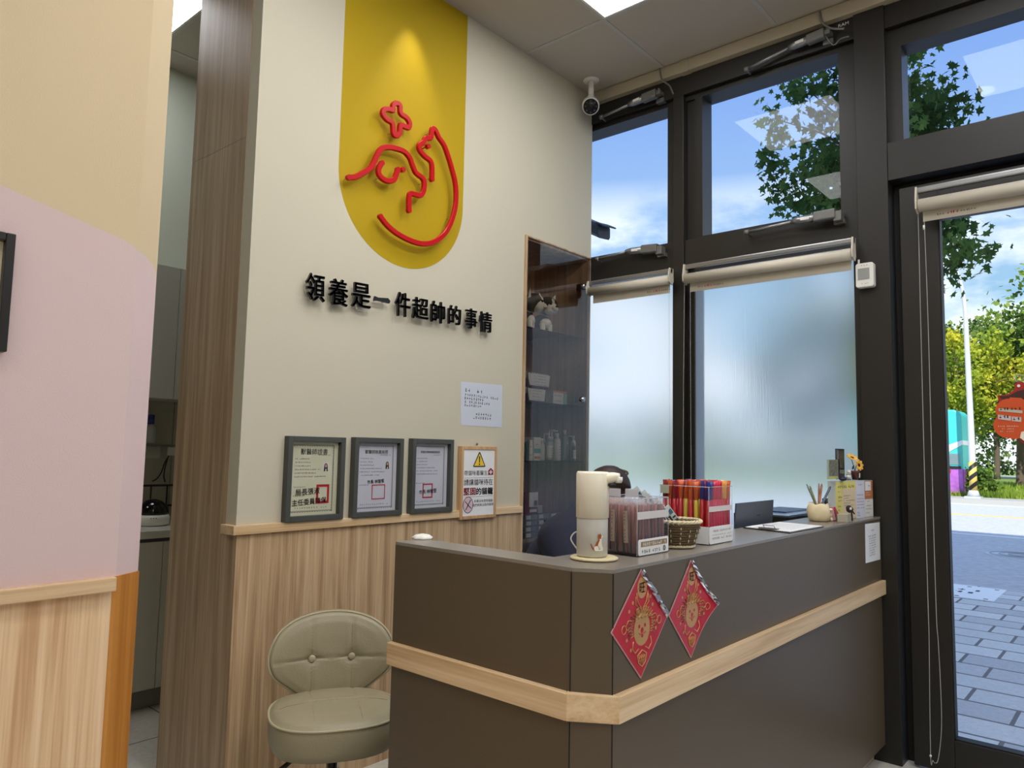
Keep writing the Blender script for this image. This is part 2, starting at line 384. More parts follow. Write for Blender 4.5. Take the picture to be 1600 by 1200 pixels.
# rest of the shell behind and beside the camera, and the room behind the opening
b = MB(); b.box(-5.2, 3.4, -3.6, -3.5, 0, 3.8); b.build('wall_rear', M['cream'], kind=st)
b = MB(); b.box(3.2, 3.3, -3.5, 3.777, 0, 3.8); b.build('wall_right', M['cream'], kind=st)
b = MB().use(M['kitwall']); b.box(-4.75, -4.62, -3.5, 4.0, 0, 3.85); b.box(-4.62, -3.165, 3.85, 4.0, 0, 3.85); b.box(-3.165, -3.10, 3.785, 4.0, 0, 3.85)
b.use(splash_m()); b.box(-4.62, -4.612, .2, 3.8, .93, 1.66); b.build('wall_kitchen', kind=st)
b = MB().use(M['tile']); b.box(-2.02, 3.2, -3.5, 3.777, ZC, ZC+.06); b.box(XA-.002, -2.02, 1.466, 3.777, ZC, ZC+.06); b.box(-3.19, -2.02, -3.5, 1.466, ZC, ZC+.2)
b.box(-4.75, -3.19, -3.5, 3.85, 3.75, 3.85); b.box(-3.19, -3.165, 1.466, 3.85, ZC, 3.85)
b.use(M['tbar'])
gx = [-2.11+.68*k for k in range(8)]; gy = [3.11-.68*k for k in range(10)]
for x in gx: b.box(x-.011, x+.011, -3.5 if x > -2.0 else .80, 3.775, ZC-.003, ZC)
for y in gy: b.box(XA+.002 if y > 1.4 else XN+.002, 3.2, y-.011, y+.011, ZC-.0032, ZC)
for y in (3.826, 3.146, 2.466, 1.786, 1.106, .426): b.box(-4.62, -3.19, y-.011, y+.011, 3.747, 3.75)
for x in (-4.40, -3.72): b.box(x-.011, x+.011, -3.5, 3.85, 3.7468, 3.75)
b.build('ceiling', kind=st)

# ------------------------------------------------------------------ ceiling lamps
def lamp(x0, x1, y0, y1, z, label):
    t = thing('ceiling_light', label, 'ceiling light', ((x0+x1)/2, (y0+y1)/2, z), 0, 'square ceiling light panels')
    f = MB()
    for q in ((x0,x1,y0,y0+.012),(x0,x1,y1-.012,y1),(x0,x0+.012,y0+.012,y1-.012),(x1-.012,x1,y0+.012,y1-.012)): f.box(*q, z-.006, z-.0005)
    f.build('frame', M['white'], t)
    MB().box(x0+.012, x1-.012, y0+.012, y1-.012, z-.005, z-.001).build('diffuser', M['lamp'], t)
w_ = .68-.022
for ix, x in enumerate((-2.11, -.75, .61, 1.97)):
    for iy, y in enumerate((2.43, 1.07, -.29, -1.65)):
        if ix == 0 and iy > 1: continue
        if ix == 0 and iy == 0: lb = 'bright square ceiling light panel above the reception counter, cut by the photo edge'
        else: lb = 'square ceiling light panel over the waiting area, mirrored in the upper windows'
        lamp(x+.011, x+.011+w_, y+.011, y+.011+w_, ZC, lb)
lamp(-4.389, -3.731, 1.117, 1.775, 3.75, 'bright light panel in the kitchen ceiling beyond the opening')
lamp(-4.389, -3.731, -.93, -.27, 3.75, 'bright light panel in the kitchen ceiling hidden behind the left partition')
# small recessed spotlight that washes the yellow shape
t = thing('recessed_spotlight', 'small recessed spotlight in the ceiling washing the yellow painted shape', 'spotlight', (-2.51, 2.245, ZC))
MB().lathe([(.045,-.004),(.045,0),(.030,0),(.028,-.003)], (-2.51,2.245,ZC), 24).build('ring', M['white'], t)
l = bpy.data.lights.new('spot', 'SPOT'); l.energy = 20; l.spot_size = radians(50); l.spot_blend = .9; l.shadow_soft_size = .012; l.color = (1, .93, .78)
o = bpy.data.objects.new('lamp_bulb', l); COL.objects.link(o); o.parent = t; o.location = (0, 0, -.03); o.rotation_euler = Vector((-.12, 0, -1)).to_track_quat('-Z', 'Y').to_euler()

for k, (dx, dy) in enumerate(((-.75,1.35),(-.72,2.55))):  # unseen ceiling lamps added to brighten the lower part of the logo wall
    t = thing('added_fill_lamp', 'unseen lamp added as downlight in the waiting area ceiling, ' + ('farther from the windows' if k == 0 else 'nearer the windows'), 'fill', (dx,dy,ZC))
    MB().lathe([(.075,-.005),(.075,-.0004),(.055,-.0004),(.053,-.004)], (dx,dy,ZC), 28).build('ring', M['white'], t)
    l = bpy.data.lights.new('fill', 'SPOT'); l.energy = 46; l.spot_size = radians(100); l.spot_blend = .8; l.shadow_soft_size = .06; l.color = (1, .96, .88)
    o = bpy.data.objects.new('lamp_bulb', l); COL.objects.link(o); o.parent = t; o.location = (0, 0, -.03); o.rotation_euler = Vector((-.85, .12, -1)).to_track_quat('-Z', 'Y').to_euler()

# ------------------------------------------------------------------ window wall
D = M['dark']
b = MB()
b.box(-2.90, 3.2, 3.81, 3.93, 3.44, 3.85)                      # head
b.box(-2.90, 3.2, YW, 3.81, 3.47, ZC)
b.box(-2.062, -1.996, YW, 3.93, .45, 3.47); b.box(-1.996, -1.935, 3.825, 3.845, .45, 2.45); b.box(-1.996, -1.935, 3.825, 3.93, 2.45, 3.47)   # mullion and its shadow gap
b.box(-2.90, -2.062, YW+.012, 3.93, 2.44, 2.60); b.box(-1.996, -1.05, YW+.012, 3.93, 2.44, 2.60)   # transom
b.box(-1.05, -.911, YW-.014, 3.95, 0, ZC)                      # post
b.box(-.911, 3.2, YW-.008, 3.93, 2.70, 2.887)                  # beam over the door
b.box(-2.90, -1.05, YW+.01, 3.93, 0, .45)
b.box(-2.90, -2.80, 3.785, 3.93, .45, 3.44)
b.box(1.75, 3.2, YW, 3.93, 0, 2.70)
b.build('wall_front', D, bevel=.002, kind=st)
def window(name, x0, x1, z0, z1, fw, yf=3.80, yg=3.885, glass='glass', lf=None, tf=None):
    lf = fw if lf is None else lf; tf = tf if tf is not None else fw
    f = MB()
    f.box(x0, x0+lf, yf, 3.92, z0, z1); f.box(x1-fw, x1, yf, 3.92, z0, z1)
    f.box(x0+lf, x1-fw, yf, 3.92, z0, z0+fw*.12); f.box(x0+lf, x1-fw, yf, 3.92, z1-tf, z1)
    o = f.build(name, D, kind=st)
    g = MB(); g.box(x0+lf-.004, x1-fw+.004, yg, yg+.004, z0, z1-.004)
    gg = MB(); gg.quad((x0+lf,yg,z0),(x1-fw,yg,z0),(x1-fw,yg,z1),(x0+lf,yg,z1)); gg.build('glass', M[glass], o)
    return o
window('window_1', -2.80, -2.062, 2.60, 3.445, .05, lf=.03, tf=.01)
window('window_2', -1.935, -1.05, 2.60, 3.445, .087, lf=.046, tf=.01)
window('window_3', -.911, 1.2, 2.887, 3.44, .066, lf=.066, tf=.07)
window('window_4', -2.80, -2.062, .45, 2.44, .010, yf=3.79, yg=3.802, glass='frost', lf=.02)
window('window_5', -1.935, -1.05, .45, 2.44, .030, yf=3.79, yg=3.802, glass='frost', lf=.002)
window('window_6', 1.2, 3.2, 2.887, 3.44, .06)
# glazed door leaves
def leaf(name, x0, x1, s):
    f = MB(); f.box(x0, x0+s, 3.80, 3.86, .012, 2.66); f.box(x1-s, x1, 3.80, 3.86, .012, 2.66)
    f.box(x0+s, x1-s, 3.80, 3.86, .012, .157); f.box(x0+s, x1-s, 3.80, 3.86, 2.485, 2.66)
    o = f.build(name, D, bevel=.003, kind=st)
    g = MB(); 
    for q in ((x0+s, x0+s+.006, 3.805, 3.855, .157, 2.485),(x0+s,x1-s,3.805,3.855,.157,.163)): g.box(*q)
    g.build('gasket', M['darker'], o)
    MB().quad((x0+s,3.83,.157),(x1-s,3.83,.157),(x1-s,3.83,2.485),(x0+s,3.83,2.485)).build('glass', M['glassdoor'], o)
    return o
door = leaf('door_1', -.872, .40, .160)
leaf('door_2', .412, 1.70, .160)
MB().box(-.911, -.873, 3.87, 3.90, 0, 2.70).box(1.702, 1.75, 3.87, 3.9, 0, 2.70).box(-.873, 1.702, 3.87, 3.90, 2.662, 2.70).build('trim_6', M['darker'], kind=st)
# reveal of the frames outside: dark flashing over the panes
MB().box(-3.0, 3.2, 3.94, 4.25, 3.60, 3.72).build('trim_7', mat('outside_flashing', (58, 66, 88), .5), kind=st)
MB().box(-.864, -.858, 3.89, 3.93, 2.9, 3.37).build('trim_8', M['steel'], kind=st)
# upper storeys of the building outside
MB().box(-14, 12, -12, 3.93, 3.86, 14.6).build('wall_exterior', mat('facade_render', (190, 186, 178), .8), kind=st)
# cable trunking under the ceiling
tk = MB(); tk.box(XA+.01, -.80, 3.735, YW, 3.585, 3.655); tk.box(-2.0, -1.94, 3.731, YW-.002, 3.580, 3.657)
tag(tk.build('cable_trunking', mat('trunking_beige', (176, 166, 146), .5), bevel=.002), 'beige plastic cable trunking running under the ceiling over the windows', 'cable trunking')

# ------------------------------------------------------------------ electric window openers
def actuator(label, a, c, e_, up=1):
    """rod from pixel a to c, motor body from c to e_"""
    y = 3.735
    A, C, E = at(*a, 1, y), at(*c, 1, y), at(*e_, 1, y)
    t = thing('window_opener', label, 'window opener', E, 0, 'electric openers on the upper windows')
    MB().tube([A, C], .0085, 12).build('rod', M['steel'], t)
    MB().tube([A+Vector((-.012,0,0)), A+Vector((.010,0,0))], .014, 12).build('rod_end', M['grey'], t)
    MB().tube([A+Vector((0,.045,-.01)), A+Vector((0,-.008,-.002))], .006, 8).build('rod_bracket', M['grey'], t)
    d = (E-C).normalized(); L = (E-C).length
    m = MB(); m.tube([C-d*.01, C+d*.02, C+d*L*.55], [.012, .019, .021], 16)
    m.build('motor_tube', M['steel'], t)
    g = MB(); g.tube([C+d*L*.5, C+d*L], .02, flat=(.026, .022, (0,1,0)))
    g.box(E.x-.01, E.x+.028, y-.012, y+.04, E.z-.038*(1 if up < 0 else .3), E.z+.012)
    g.build('gear_housing', M['grey'], t, bevel=.003)
    k = MB(); k.tube([E+Vector((.005,.01,-.03*(-up))), E+Vector((.005,.045,-.03*(-up)))], .007, 8); k.build('mount_pin', M['steel'], t)
    MB().box(E.x-.02, E.x+.03, y+.028, YW+.02, E.z-.045, E.z-.02).build('mount_plate', M['steel'], t)
    q = MB(); n = d.cross(Vector((0,-1,0))); q.M = Matrix(((d.x,n.x,0,0),(d.y,n.y,-1,0),(d.z,n.z,0,0),(0,0,0,1))); P0 = C+d*L*.3
    q.M.translation = P0+Vector((0,-.0215,0)); q.quad((-.022,-.008,0),(.022,-.008,0),(.022,.008,0),(-.022,.008,0)); q.build('type_label', M['paper'], t)
    return t
actuator('electric window opener at the head of the left upper window, beside the security camera', (940,183), (984,163), (1026,146))
actuator('electric window opener at the head of the wide upper window, nearest the post', (1167,108), (1235,74), (1289,52))
actuator('electric window opener on the sill of the left upper window', (934,405), (980,393), (1028,388), -1)
actuator('electric window opener on the sill of the wide upper window', (1167,363), (1240,346), (1306,334), -1)
def cable(label, pix, y, r=.004, mtl='grey', cat='cable', name='cable', group=None):
    pts = spline([at(px, py, 1, y) for px, py in pix], 5)
    return tag(MB().tube(pts, r, 8).build(name, M[mtl]), label, cat, group)
cable('grey flexible cable looping from the ceiling to the opener of the left upper window', [(1031,107),(1034,124),(1046,134),(1052,147)], 3.72, .005)
cable('ribbed grey cable curving out of the ceiling above the wide upper window', [(1281,18),(1284,34),(1298,44),(1319,45)], 3.725, .006)
cable('thin grey cable loop between the opener and the post', [(1289,54),(1297,66),(1304,70),(1313,61),(1326,57)], 3.735, .0035)
m_ = MY(*at(1318, 38, 1, 3.769)); tg = MB(); tg.text('RAM', m_, width=.05, height=.016, depth=.001)
tag(tg.build('maker_mark', M['white']), 'tiny white letters on the black window head beside the post', 'lettering')

# ------------------------------------------------------------------ roller blinds
def beads(mb, pts, r=.0021, step=.0062):
    acc = 0; P = [Vector(p) for p in pts]
    for i in range(len(P)-1):
        L = (P[i+1]-P[i]).length; d = (P[i+1]-P[i])/max(L, 1e-9); s = acc
        while s < L:
            c = P[i]+d*s
            vs = [c+Vector(v)*r for v in ((1,0,0),(-1,0,0),(0,1,0),(0,-1,0),(0,0,1.2),(0,0,-1.2))]
            mb.add(vs, [(0,2,4),(2,1,4),(1,3,4),(3,0,4),(2,0,5),(1,2,5),(3,1,5),(0,3,5)], True); s += step
        acc = s-L
def blind(label, x0, x1, zr, zt, dr, zf, y, chains, xl=None, tagx=None):
    """zr rail height, zt roller height, dr roller radius, zf hem height"""
    t = thing('roller_blind', label, 'roller blind', ((x0+x1)/2, y, zr), 0, 'beige roller blinds rolled up on the shop front')
    MB().tube([(x0,y,zr),(x1,y,zr)], .012, flat=(.010, .013, (0,0,1))).build('head_rail', M['steel'], t)
    for x in (x0+.004, x1-.004):
        k = MB(); k.prism([(y-.02,zr+.014),(y+.02,zr+.014),(y+.024,zt-.01),(y+.01,zt-dr-.004),(y-.03,zt-dr*.6),(y-.034,zt+dr*.5)], x-.004, x+.004, 0)
        k.build('bracket', M['beige'], t, bevel=.001)
    MB().tube([(x0+.012,y-.006,zt),(x1-.012,y-.006,zt)], dr, 24).build('fabric_roll', M['beige'], t)
    MB().box(x0+.022, x1-.022, y+dr-.010, y+dr-.007, zf, zt).build('hem', M['beige'], t)
    if tagx:
        q = MB(); MM = MY(tagx, y+dr-.0106, zf+.022); q.use(M['redink']); scrawl(q, MM, .0, .05, -.004, .011, random.Random(3), gap=.1)
        q.use(M['inkg']); scrawl(q, MM, .055, .12, -.004, .009, random.Random(4), gap=.1); scrawl(q, MM, -.04, -.005, -.004, .009, random.Random(5)); q.build('maker_print', None, t)
    for ch in chains:
        q = MB(); beads(q, ch); q.build('bead_chain', M['white'], t)
    return t
YB = 3.705
def a_(px, py, y=YB): return at(px, py, 1, y)
L_, R_ = a_(1070,418), a_(1335,377); zt_ = a_(1073,436).z
blind('beige roller blind over the wide frosted window', L_.x, R_.x, L_.z, zt_, .029, a_(1083,456,3.73).z, YB,
   [spline([a_(1069.5,445), a_(1068,600), a_(1067.5,760), a_(1067.5,900)], 2), spline([a_(1078.5,450), a_(1079,600), a_(1080,760), a_(1080,900)], 2)], tagx=a_(1098,440).x)
L2 = a_(1049.5,423); zt2 = a_(1047,437).z
blind('beige roller blind over the frosted window beside the glass cabinet', -2.605, L2.x, L2.z, zt2, .027, a_(1049,458,3.73).z, YB,
   [spline([a_(1045.5,445), a_(1046,600), a_(1046.6,760), a_(1046.6,900)], 2)], tagx=a_(1018,458).x)
L3 = a_(1431,299); zt3 = a_(1438,322).z
loop = [(1434,312),(1440,560),(1445,760),(1450.5,959),(1451.7,1000),(1454,1180)]
loop2 = [(1457.5,1188),(1461,1192),(1466,1186),(1471,1140),(1470,1080),(1465.8,1000),(1463,959),(1457,760),(1450,500),(1443.5,330)]
blind('beige roller blind on the glass door with a long bead chain', L3.x, .36, L3.z, zt3, .030, a_(1445,347,3.735).z, YB, [spline([a_(*p) for p in loop+loop2], 4)], tagx=a_(1478,336).x)
q = MB(); c = a_(1443.5,352); q.tube([c, c-Vector((0,0,.02))], .0045, 8); tag(q.build('chain_connector', M['white']), 'small white connector on the door blind bead chain', 'chain connector')
c = a_(1454,1181); q = MB(); q.ball(c, .005, 8, 6)
tag(q.build('chain_bead', M['white']), 'small white stop bead near the bottom loop of the door blind chain', 'bead')

# ------------------------------------------------------------------ alarm sensor and cameras
A, B_ = at(1340,415,1,3.762), at(1369,449,1,3.762)
t = thing('motion_sensor', 'white wall-mounted motion sensor with grey lens on the dark post', 'motion sensor', ((A.x+B_.x)/2, 3.762, (A.z+B_.z)/2))
cx, cz = (A.x+B_.x)/2, (A.z+B_.z)/2; w, h = abs(B_.x-A.x)/2, abs(A.z-B_.z)/2
MB().prism(rrect(cx-w, cx+w, cz-h, cz+h, .012), 3.763-.04, 3.763, 1).build('casing', M['white'], t, bevel=.004)
MB().box(cx-w*.72, cx+w*.55, 3.7195, 3.7225, cz-h*.35, cz+h*.55).build('lens', mat('sensor_lens', (150,152,150), .5), t, bevel=.001)
MB().tube([(cx-w*.75,3.745,cz+h*.9),(cx-w*.75,3.745,cz+h*1.4)], .005, 8).build('aerial', M['white'], t)
q = MB(); [q.ball((cx-.012+.012*k,3.7225,cz+h*.78), .0018, 8, 6) for k in range(3)]; q.build('indicator_lights', M['inkg'], t)
q = MB(); scrawl(q, MY(cx-.012,3.7222,cz-h*.75), 0, .03, 0, .005, random.Random(9)); q.build('maker_print', M['inkg'], t)

t = thing('security_camera', 'white bullet security camera hanging from the ceiling in the wall corner', 'security camera', (-2.53, 3.60, ZC))
MB().lathe([(.046,-.010),(.050,-.006),(.050,0)], (-2.53,3.60,ZC), 28).build('ceiling_plate', M['white'], t)
MB().lathe([(.017,-.10),(.017,-.01)], (-2.53,3.60,ZC), 16).lathe([(.020,-.128),(.020,-.10)], (-2.53,3.60,ZC), 16).build('arm', M['white'], t)
ax = Vector((.50,-.70,-.52)).normalized(); c0 = Vector((-2.535,3.605,3.50))
MB().lathe([(.028,-.085),(.046,-.075),(.053,-.04),(.053,.035),(.050,.052)], c0, 28, axis=ax).build('body', M['white'], t)
MB().lathe([(.0455,.050),(.0455,.056)], c0, 28, axis=ax).build('lens_window', M['black'], t)
q = MB(); R_m = ax.to_track_quat('Z','Y').to_matrix()
for k in range(8): q.ball(c0+ax*.057+R_m@Vector((.033*cos(k*pi/4),.033*sin(k*pi/4),0)), .006, 8, 6)
q.build('infrared_leds', M['inkg'], t); MB().lathe([(.016,.055),(.013,.062)], c0, 20, axis=ax).build('lens', M['darker'], t)
# the outdoor camera beyond the left upper pane
t = thing('security_camera', 'dark grey outdoor security camera beyond the left upper window', 'security camera', tuple(at(925,360,1,4.25)))
P0 = at(914,350,1,4.25); P1 = at(952,366,1,4.18); d = (P1-P0).normalized()
MB().tube([P0, P0+(P1-P0)*.80], .04, flat=(.056,.05,(0,0,1))).build('body', mat('slate_paint', (60,66,80), .5), t, bevel=.004)
MB().tube([P0+(P1-P0)*.72+Vector((0,0,.052)), P1+Vector((0,0,.052))], .04, flat=(.062,.006,(0,0,1))).build('sun_shield', mat('slate_paint_dark', (48,54,66), .5), t)
MB().tube([P0-(P1-P0)*.1+Vector((0,0,-.02)), P0+Vector((-.02,-.10,-.12)), Vector((P0.x-.06,3.95,P0.z-.16))], .015, 10).build('arm', mat('slate_paint_arm', (56,60,72), .5), t)
# ------------------------------------------------------------------ wall sign: dog and cat outline with a cross
def wp(px, py, x=XA+.04): return at(px, py, 0, x)
def lg(pts): return [wp(520+u/4.614, 140+v/4.614) for u, v in pts]
sign = thing('wall_sign', 'raised red outline sign of a dog, a cat and a cross on the yellow shape', 'wall sign', (XA, 2.25, 2.62))
def stroke(name, pts, closed=False, n=5):
    P = spline(lg(pts), n, closed)
    if not closed: pass
    m = MB(); m.tube(P, .01, flat=(.0125, .009, (1,0,0)), closed=closed)
    if not closed:
        for p in (P[0], P[-1]): m.lathe([(.0122,-.0086),(.0122,.0086)], p, 16, axis=(1,0,0), smooth=False)
    o = m.build(name, M['red'], sign)
    k = max(2, len(P)//3)
    for i in range(1, len(P), k): MB().tube([P[i]-Vector((.008,0,0)), Vector((XA+.0005, P[i].y, P[i].z))], .0022, 6).build('standoff_pin', thinpin, o)
thinpin = mat('clear_standoff', (210,205,170), .2, alpha=.45)
stroke('cross_outline', [(432,150),(433,115),(455,99),(482,116),(488,172),(530,204),(552,243),(545,275),(518,268),(486,258),(480,312),(458,333),(436,318),(428,245),(386,214),(360,177),(366,148),(398,142)], True)
stroke('dog_outline', [(112,634),(160,630),(220,600),(275,560),(310,490),(343,432),(390,416),(450,424),(512,447),(552,492),(575,550),(597,600),(642,636),(658,672),(652,732),(628,764),(590,756),(557,752),(548,790),(548,872)])
stroke('dog_ear', [(352,530),(330,570),(332,612),(362,646),(402,660),(440,648),(456,612),(467,577)])
stroke('cat_outline', [(713,648),(714,560),(702,515),(662,482),(627,440),(622,404),(650,382),(668,352),(706,346),(714,286),(737,292),(762,345),(800,400),(830,480),(860,580),(884,690),(886,810),(864,920),(820,1018),(762,1078),(700,1108),(630,1110),(550,1085),(460,1037),(390,978),(342,917)])
for nm, p in (('dog_eye',(503,578)),('cat_eye',(685,410))):
    c = lg([p])[0]; MB().lathe([(.0125,-.009),(.0125,.009)], c, 16, axis=(1,0,0), smooth=False).tube([c-Vector((.008,0,0)), Vector((XA+.0005,c.y,c.z))], .003, 6).build(nm, M['red'], sign)
# raised black characters of the slogan
chars = '領養是一件超帥的事情'
cpx = [(492.5,449,29,42),(528.5,457,29,41),(564,462,29,38),(596.5,469,25,8),(629,476,23,37),(656.5,482,24,33),(684,488,21,33),(710,492.5,19,29),(736,498,17,31),(758.5,503.5,19,31)]
pos_ = ['first','second','third','fourth','fifth','sixth','seventh','eighth','ninth','tenth and last']
for i, (c, (px, py, w, h)) in enumerate(zip(chars, cpx)):
    p = wp(px, py, XA+.030); p0 = wp(px-w/2, py, XA+.03); p1 = wp(px+w/2, py, XA+.03); q0 = wp(px, py-h/2, XA+.03); q1 = wp(px, py+h/2, XA+.03)
    m = MB(); MM = MX(XA+.024, p.y, p.z) @ Matrix.Rotation(radians(2), 4, 'Z')
    if c == '一':
        W2 = (p1.y-p0.y)/2; m.M = MM; m.prism([(-W2,-.008),(-W2*.4,-.006),(W2*.9,-.010),(W2,.002),(W2*.7,.013),(-W2*.5,.008),(-W2*.9,.012)], 0, .012, 2)
    else:
        m.text(c, MM, width=(p1.y-p0.y)*1.0, height=(q0.z-q1.z)*1.0, depth=.012, bold=.011)
    o = m.build('raised_character', M['black'])
    tag(o, f'raised black character {c}, {pos_[i]} of the slogan below the yellow shape', 'lettering', 'raised black slogan characters')
    for s_ in (-.25, .25): MB().tube([(XA+.026, p.y+s_*(p1.y-p0.y), p.z-.004), (XA+.0004, p.y+s_*(p1.y-p0.y), p.z-.004)], .002, 6).build('standoff_pin', thinpin, o)

# ------------------------------------------------------------------ framed certificates, notice and framed sign
def rect_on(x, tl, br): a = at(*tl, 0, x); b = at(*br, 0, x); return a.y, b.y, b.z, a.z
def cert(label, tl, br, paper, seal, title, photo, group, sig, kind=0):
    x1 = XA+.034
    y0, y1, z0, z1 = rect_on(x1, tl, br); z0 = max(z0, 1.0725)
    t = thing('certificate_frame', label, 'framed certificate', (XA, (y0+y1)/2, z0), 0, group)
    fw = .022; f = MB()
    f.box(XA+.001, x1, y0, y0+fw, z0, z1); f.box(XA+.001, x1, y1-fw, y1, z0, z1); f.box(XA+.001, x1, y0+fw, y1-fw, z0, z0+fw); f.box(XA+.001, x1, y0+fw, y1-fw, z1-fw, z1)
    f.build('frame', mat('charcoal_frame', (72,74,70), .5), t, bevel=.0015)
    MB().box(XA+.001, XA+.010, y0+fw, y1-fw, z0+fw, z1-fw).build('certificate', paper, t)
    a0, a1, b0, b1 = y0+fw+.006, y1-fw-.018, z0+fw+.012, z1-fw-.008
    W2, H2 = a1-a0, b1-b0; MM = MX(XA+.0105, a0, b0); R = random.Random(len(title)*7+kind)
    bd = MB(MM); bw = .010
    for k in range(int(W2/.006)):
        for v in (0, H2-bw): bd.add([(k*.006+.001,v+.002*(k%2),.0),(k*.006+.005,v+.002*(k%2),.0),(k*.006+.004,v+bw*.75,.0),(k*.006+.002,v+bw*.75,.0)], [(0,1,2,3)], False)
    for k in range(int(H2/.006)):
        for u in (0, W2-bw): bd.add([(u+.002*(k%2),k*.006,0),(u+bw*.8,k*.006,0),(u+bw*.8,k*.006+.0035,0),(u+.002,k*.006+.0035,0)], [(0,1,2,3)], False)
    bd.build('printed_border', M['inkg'], t)
    tx = MB(); tx.text(title, MM @ Matrix.Translation((W2*.52, H2*.885, 0)), width=W2*.62, depth=.0004, bold=.004)
    for k in range(6): scrawl(tx, MM, W2*.09, W2*(.45+.35*R.random()) if k > 2 else W2*.45, H2*(.77-.052*k), .0055, R, w=.0004)
    scrawl(tx, MM, W2*.62, W2*.9, H2*.83, .004, R, w=.0004)
    scrawl(tx, MM, W2*.08, W2*.36, H2*.36, .005, R, w=.0004)
    if kind == 0: scrawl(tx, MM, W2*.08, W2*.36, H2*.235, .005, R, w=.0004)
    scrawl(tx, MM, W2*.12, W2*.9, H2*.055, .006, R, w=.0004, gap=.9)
    tx.build('printed_text', M['ink'], t)
    if seal:
        s = MB(); u0, u1, v0, v1, bb = seal
        u0 *= W2; u1 *= W2; v0 *= H2; v1 *= H2
        for q in ((u0,u1,v0,v0+bb),(u0,u1,v1-bb,v1),(u0,u0+bb,v0+bb,v1-bb),(u1-bb,u1,v0+bb,v1-bb)):
            s.M = MM; s.box(q[0],q[1],q[2],q[3],0,.0006)
        for k in range(9): scrawl(s, MM, u0+bb*1.3, u1-bb, v0+bb+(v1-v0-2*bb)*(k/9), (v1-v0-2*bb)/11, R, w=.0006, gap=.1)
        s.build('red_seal', M['redink'], t)
    for txt, u, v, w in sig:
        g = MB(); g.text(txt, MM @ Matrix.Translation((W2*u, H2*v, 0)) @ Matrix.Rotation(radians(3),4,'Z'), width=W2*w, depth=.0009, bold=.012); g.build('signature', M['ink'], t)
    if photo:
        u, v = photo; u *= W2; v *= H2; g = MB(MM)
        g.use(M['paper']); g.box(u-.013, u+.013, v-.018, v+.018, 0, .0006)
        g.use(M['ink']); g.prism([(u+.0085*cos(k*pi/8), v+.004+.011*sin(k*pi/8)) for k in range(9)]+[(u-.0095,v-.014),(u+.0095,v-.014)], .0006, .0009)
        g.use(M['skin']); g.prism([(u+.0052*cos(k*pi/8), v+.004+.0075*sin(k*pi/8)) for k in range(16)], .0009, .0012)
        g.use(M['ink']); g.prism([(u-.011,v-.018),(u+.011,v-.018),(u+.008,v-.009),(u-.008,v-.009)], .0012, .0014)
        g.use(M['paper']); g.prism([(u-.003,v-.018),(u+.003,v-.018),(u+.0025,v-.008),(u-.0025,v-.008)], .0014, .0016)
        g.build('portrait_photo', None, t)
    gl = MB(); gx_ = XA+.016
    # crinkled clear film in front of the sheet
    n1, n2 = 10, 14; vs = []; fs = []
    for i in range(n1+1):
        for j in range(n2+1):
            amp = .0006*(1+4*(j/n2)**3)*(2.2 if kind == 1 else 1); vs.append((gx_+amp*(R.random()-.5)*2, y0+fw+.0005+(y1-y0-2*fw-.001)*i/n1, z0+fw+.0005+(z1-z0-2*fw-.001)*j/n2))
    for i in range(n1):
        for j in range(n2): a = i*(n2+1)+j; fs.append((a, a+n2+1, a+n2+2, a+1))
    gl.add(vs, fs, True).build('clear_film', M['acrylic'], t)
    return t
M['skin'] = mat('skin', (214,168,140), .55)
pc = mat('certificate_cream_paper', (232, 230, 200), .8); pl = mat('certificate_blue_paper', (228, 228, 240), .8)
G3 = 'charcoal framed certificates standing on the dado rail'
cert('charcoal framed cream certificate with a portrait and solid red seal, leftmost of three', (452,681), (536,818), pc, (.60,.90,.12,.40,.010), '獸醫師證書', (.80,.66), G3, [('局長張淑',.40,.30,.55),('主任委員陳保',.45,.155,.78)])
cert('charcoal framed certificate with a portrait and a thin-lined red seal, middle one of three', (556,683), (628,809), pl, (.42,.78,.14,.37,.004), '獸醫師執業執照', (.82,.68), G3, [('市長 林智堅',.52,.42,.46)], 1)
cert('charcoal framed pale blue certificate without portrait, rightmost of the three on the rail', (646,685), (707,801), pl, (.30,.62,.12,.36,.006), '獸醫診療機構開業執照', None, G3, [('市長 林智堅',.47,.23,.56)], 2)

# framed warning sign
x1 = XA+.030; y0, y1, z0, z1 = rect_on(x1, (722,697), (775,808))
t = thing('framed_sign', 'light wood framed cat carrier warning sign with yellow triangle', 'framed sign', (XA, (y0+y1)/2, z0))
f = MB(); fw = .017; xs = XA+.025
f.box(XA+.002, x1, y0, y0+fw, z0, z1); f.box(XA+.002, x1, y1-fw, y1, z0, z1); f.box(xs-.001, x1, y0+fw, y1-fw, z0, z0+fw); f.box(XA+.002, x1, y0+fw, y1-fw, z1-fw, z1)
f.build('frame', wood('beech_frame', (176,134,92),(200,158,112),(214,176,130),2), t, bevel=.002)
MB().box(XA+.024, XA+.0262, y0+fw, y1-fw, z0+fw, z1-fw).build('sheet', M['paper'], t)
MM = MX(XA+.0264, y0+fw, z0+fw); w2, h2 = y1-y0-2*fw, z1-z0-2*fw
q = MB(MM); c = w2*.5
q.use(M['ink']); q.prism([(c-w2*.2,h2*.745),(c-w2*.17,h2*.735),(c+w2*.17,h2*.735),(c+w2*.2,h2*.745),(c+.004,h2*.965),(c-.004,h2*.965)], 0, .0005)
q.use(mat('warning_yellow', (240,200,60), .6)); q.prism([(c-w2*.165,h2*.752),(c+w2*.165,h2*.752),(c,h2*.945)], .0005, .0008)
q.use(M['ink']); q.prism([(c-.003,h2*.80),(c+.003,h2*.80),(c+.0045,h2*.90),(c-.0045,h2*.90)], .0008, .0012); q.lathe([(.0045,.0008),(.0045,.0012)], (c,h2*.777,0), 12)
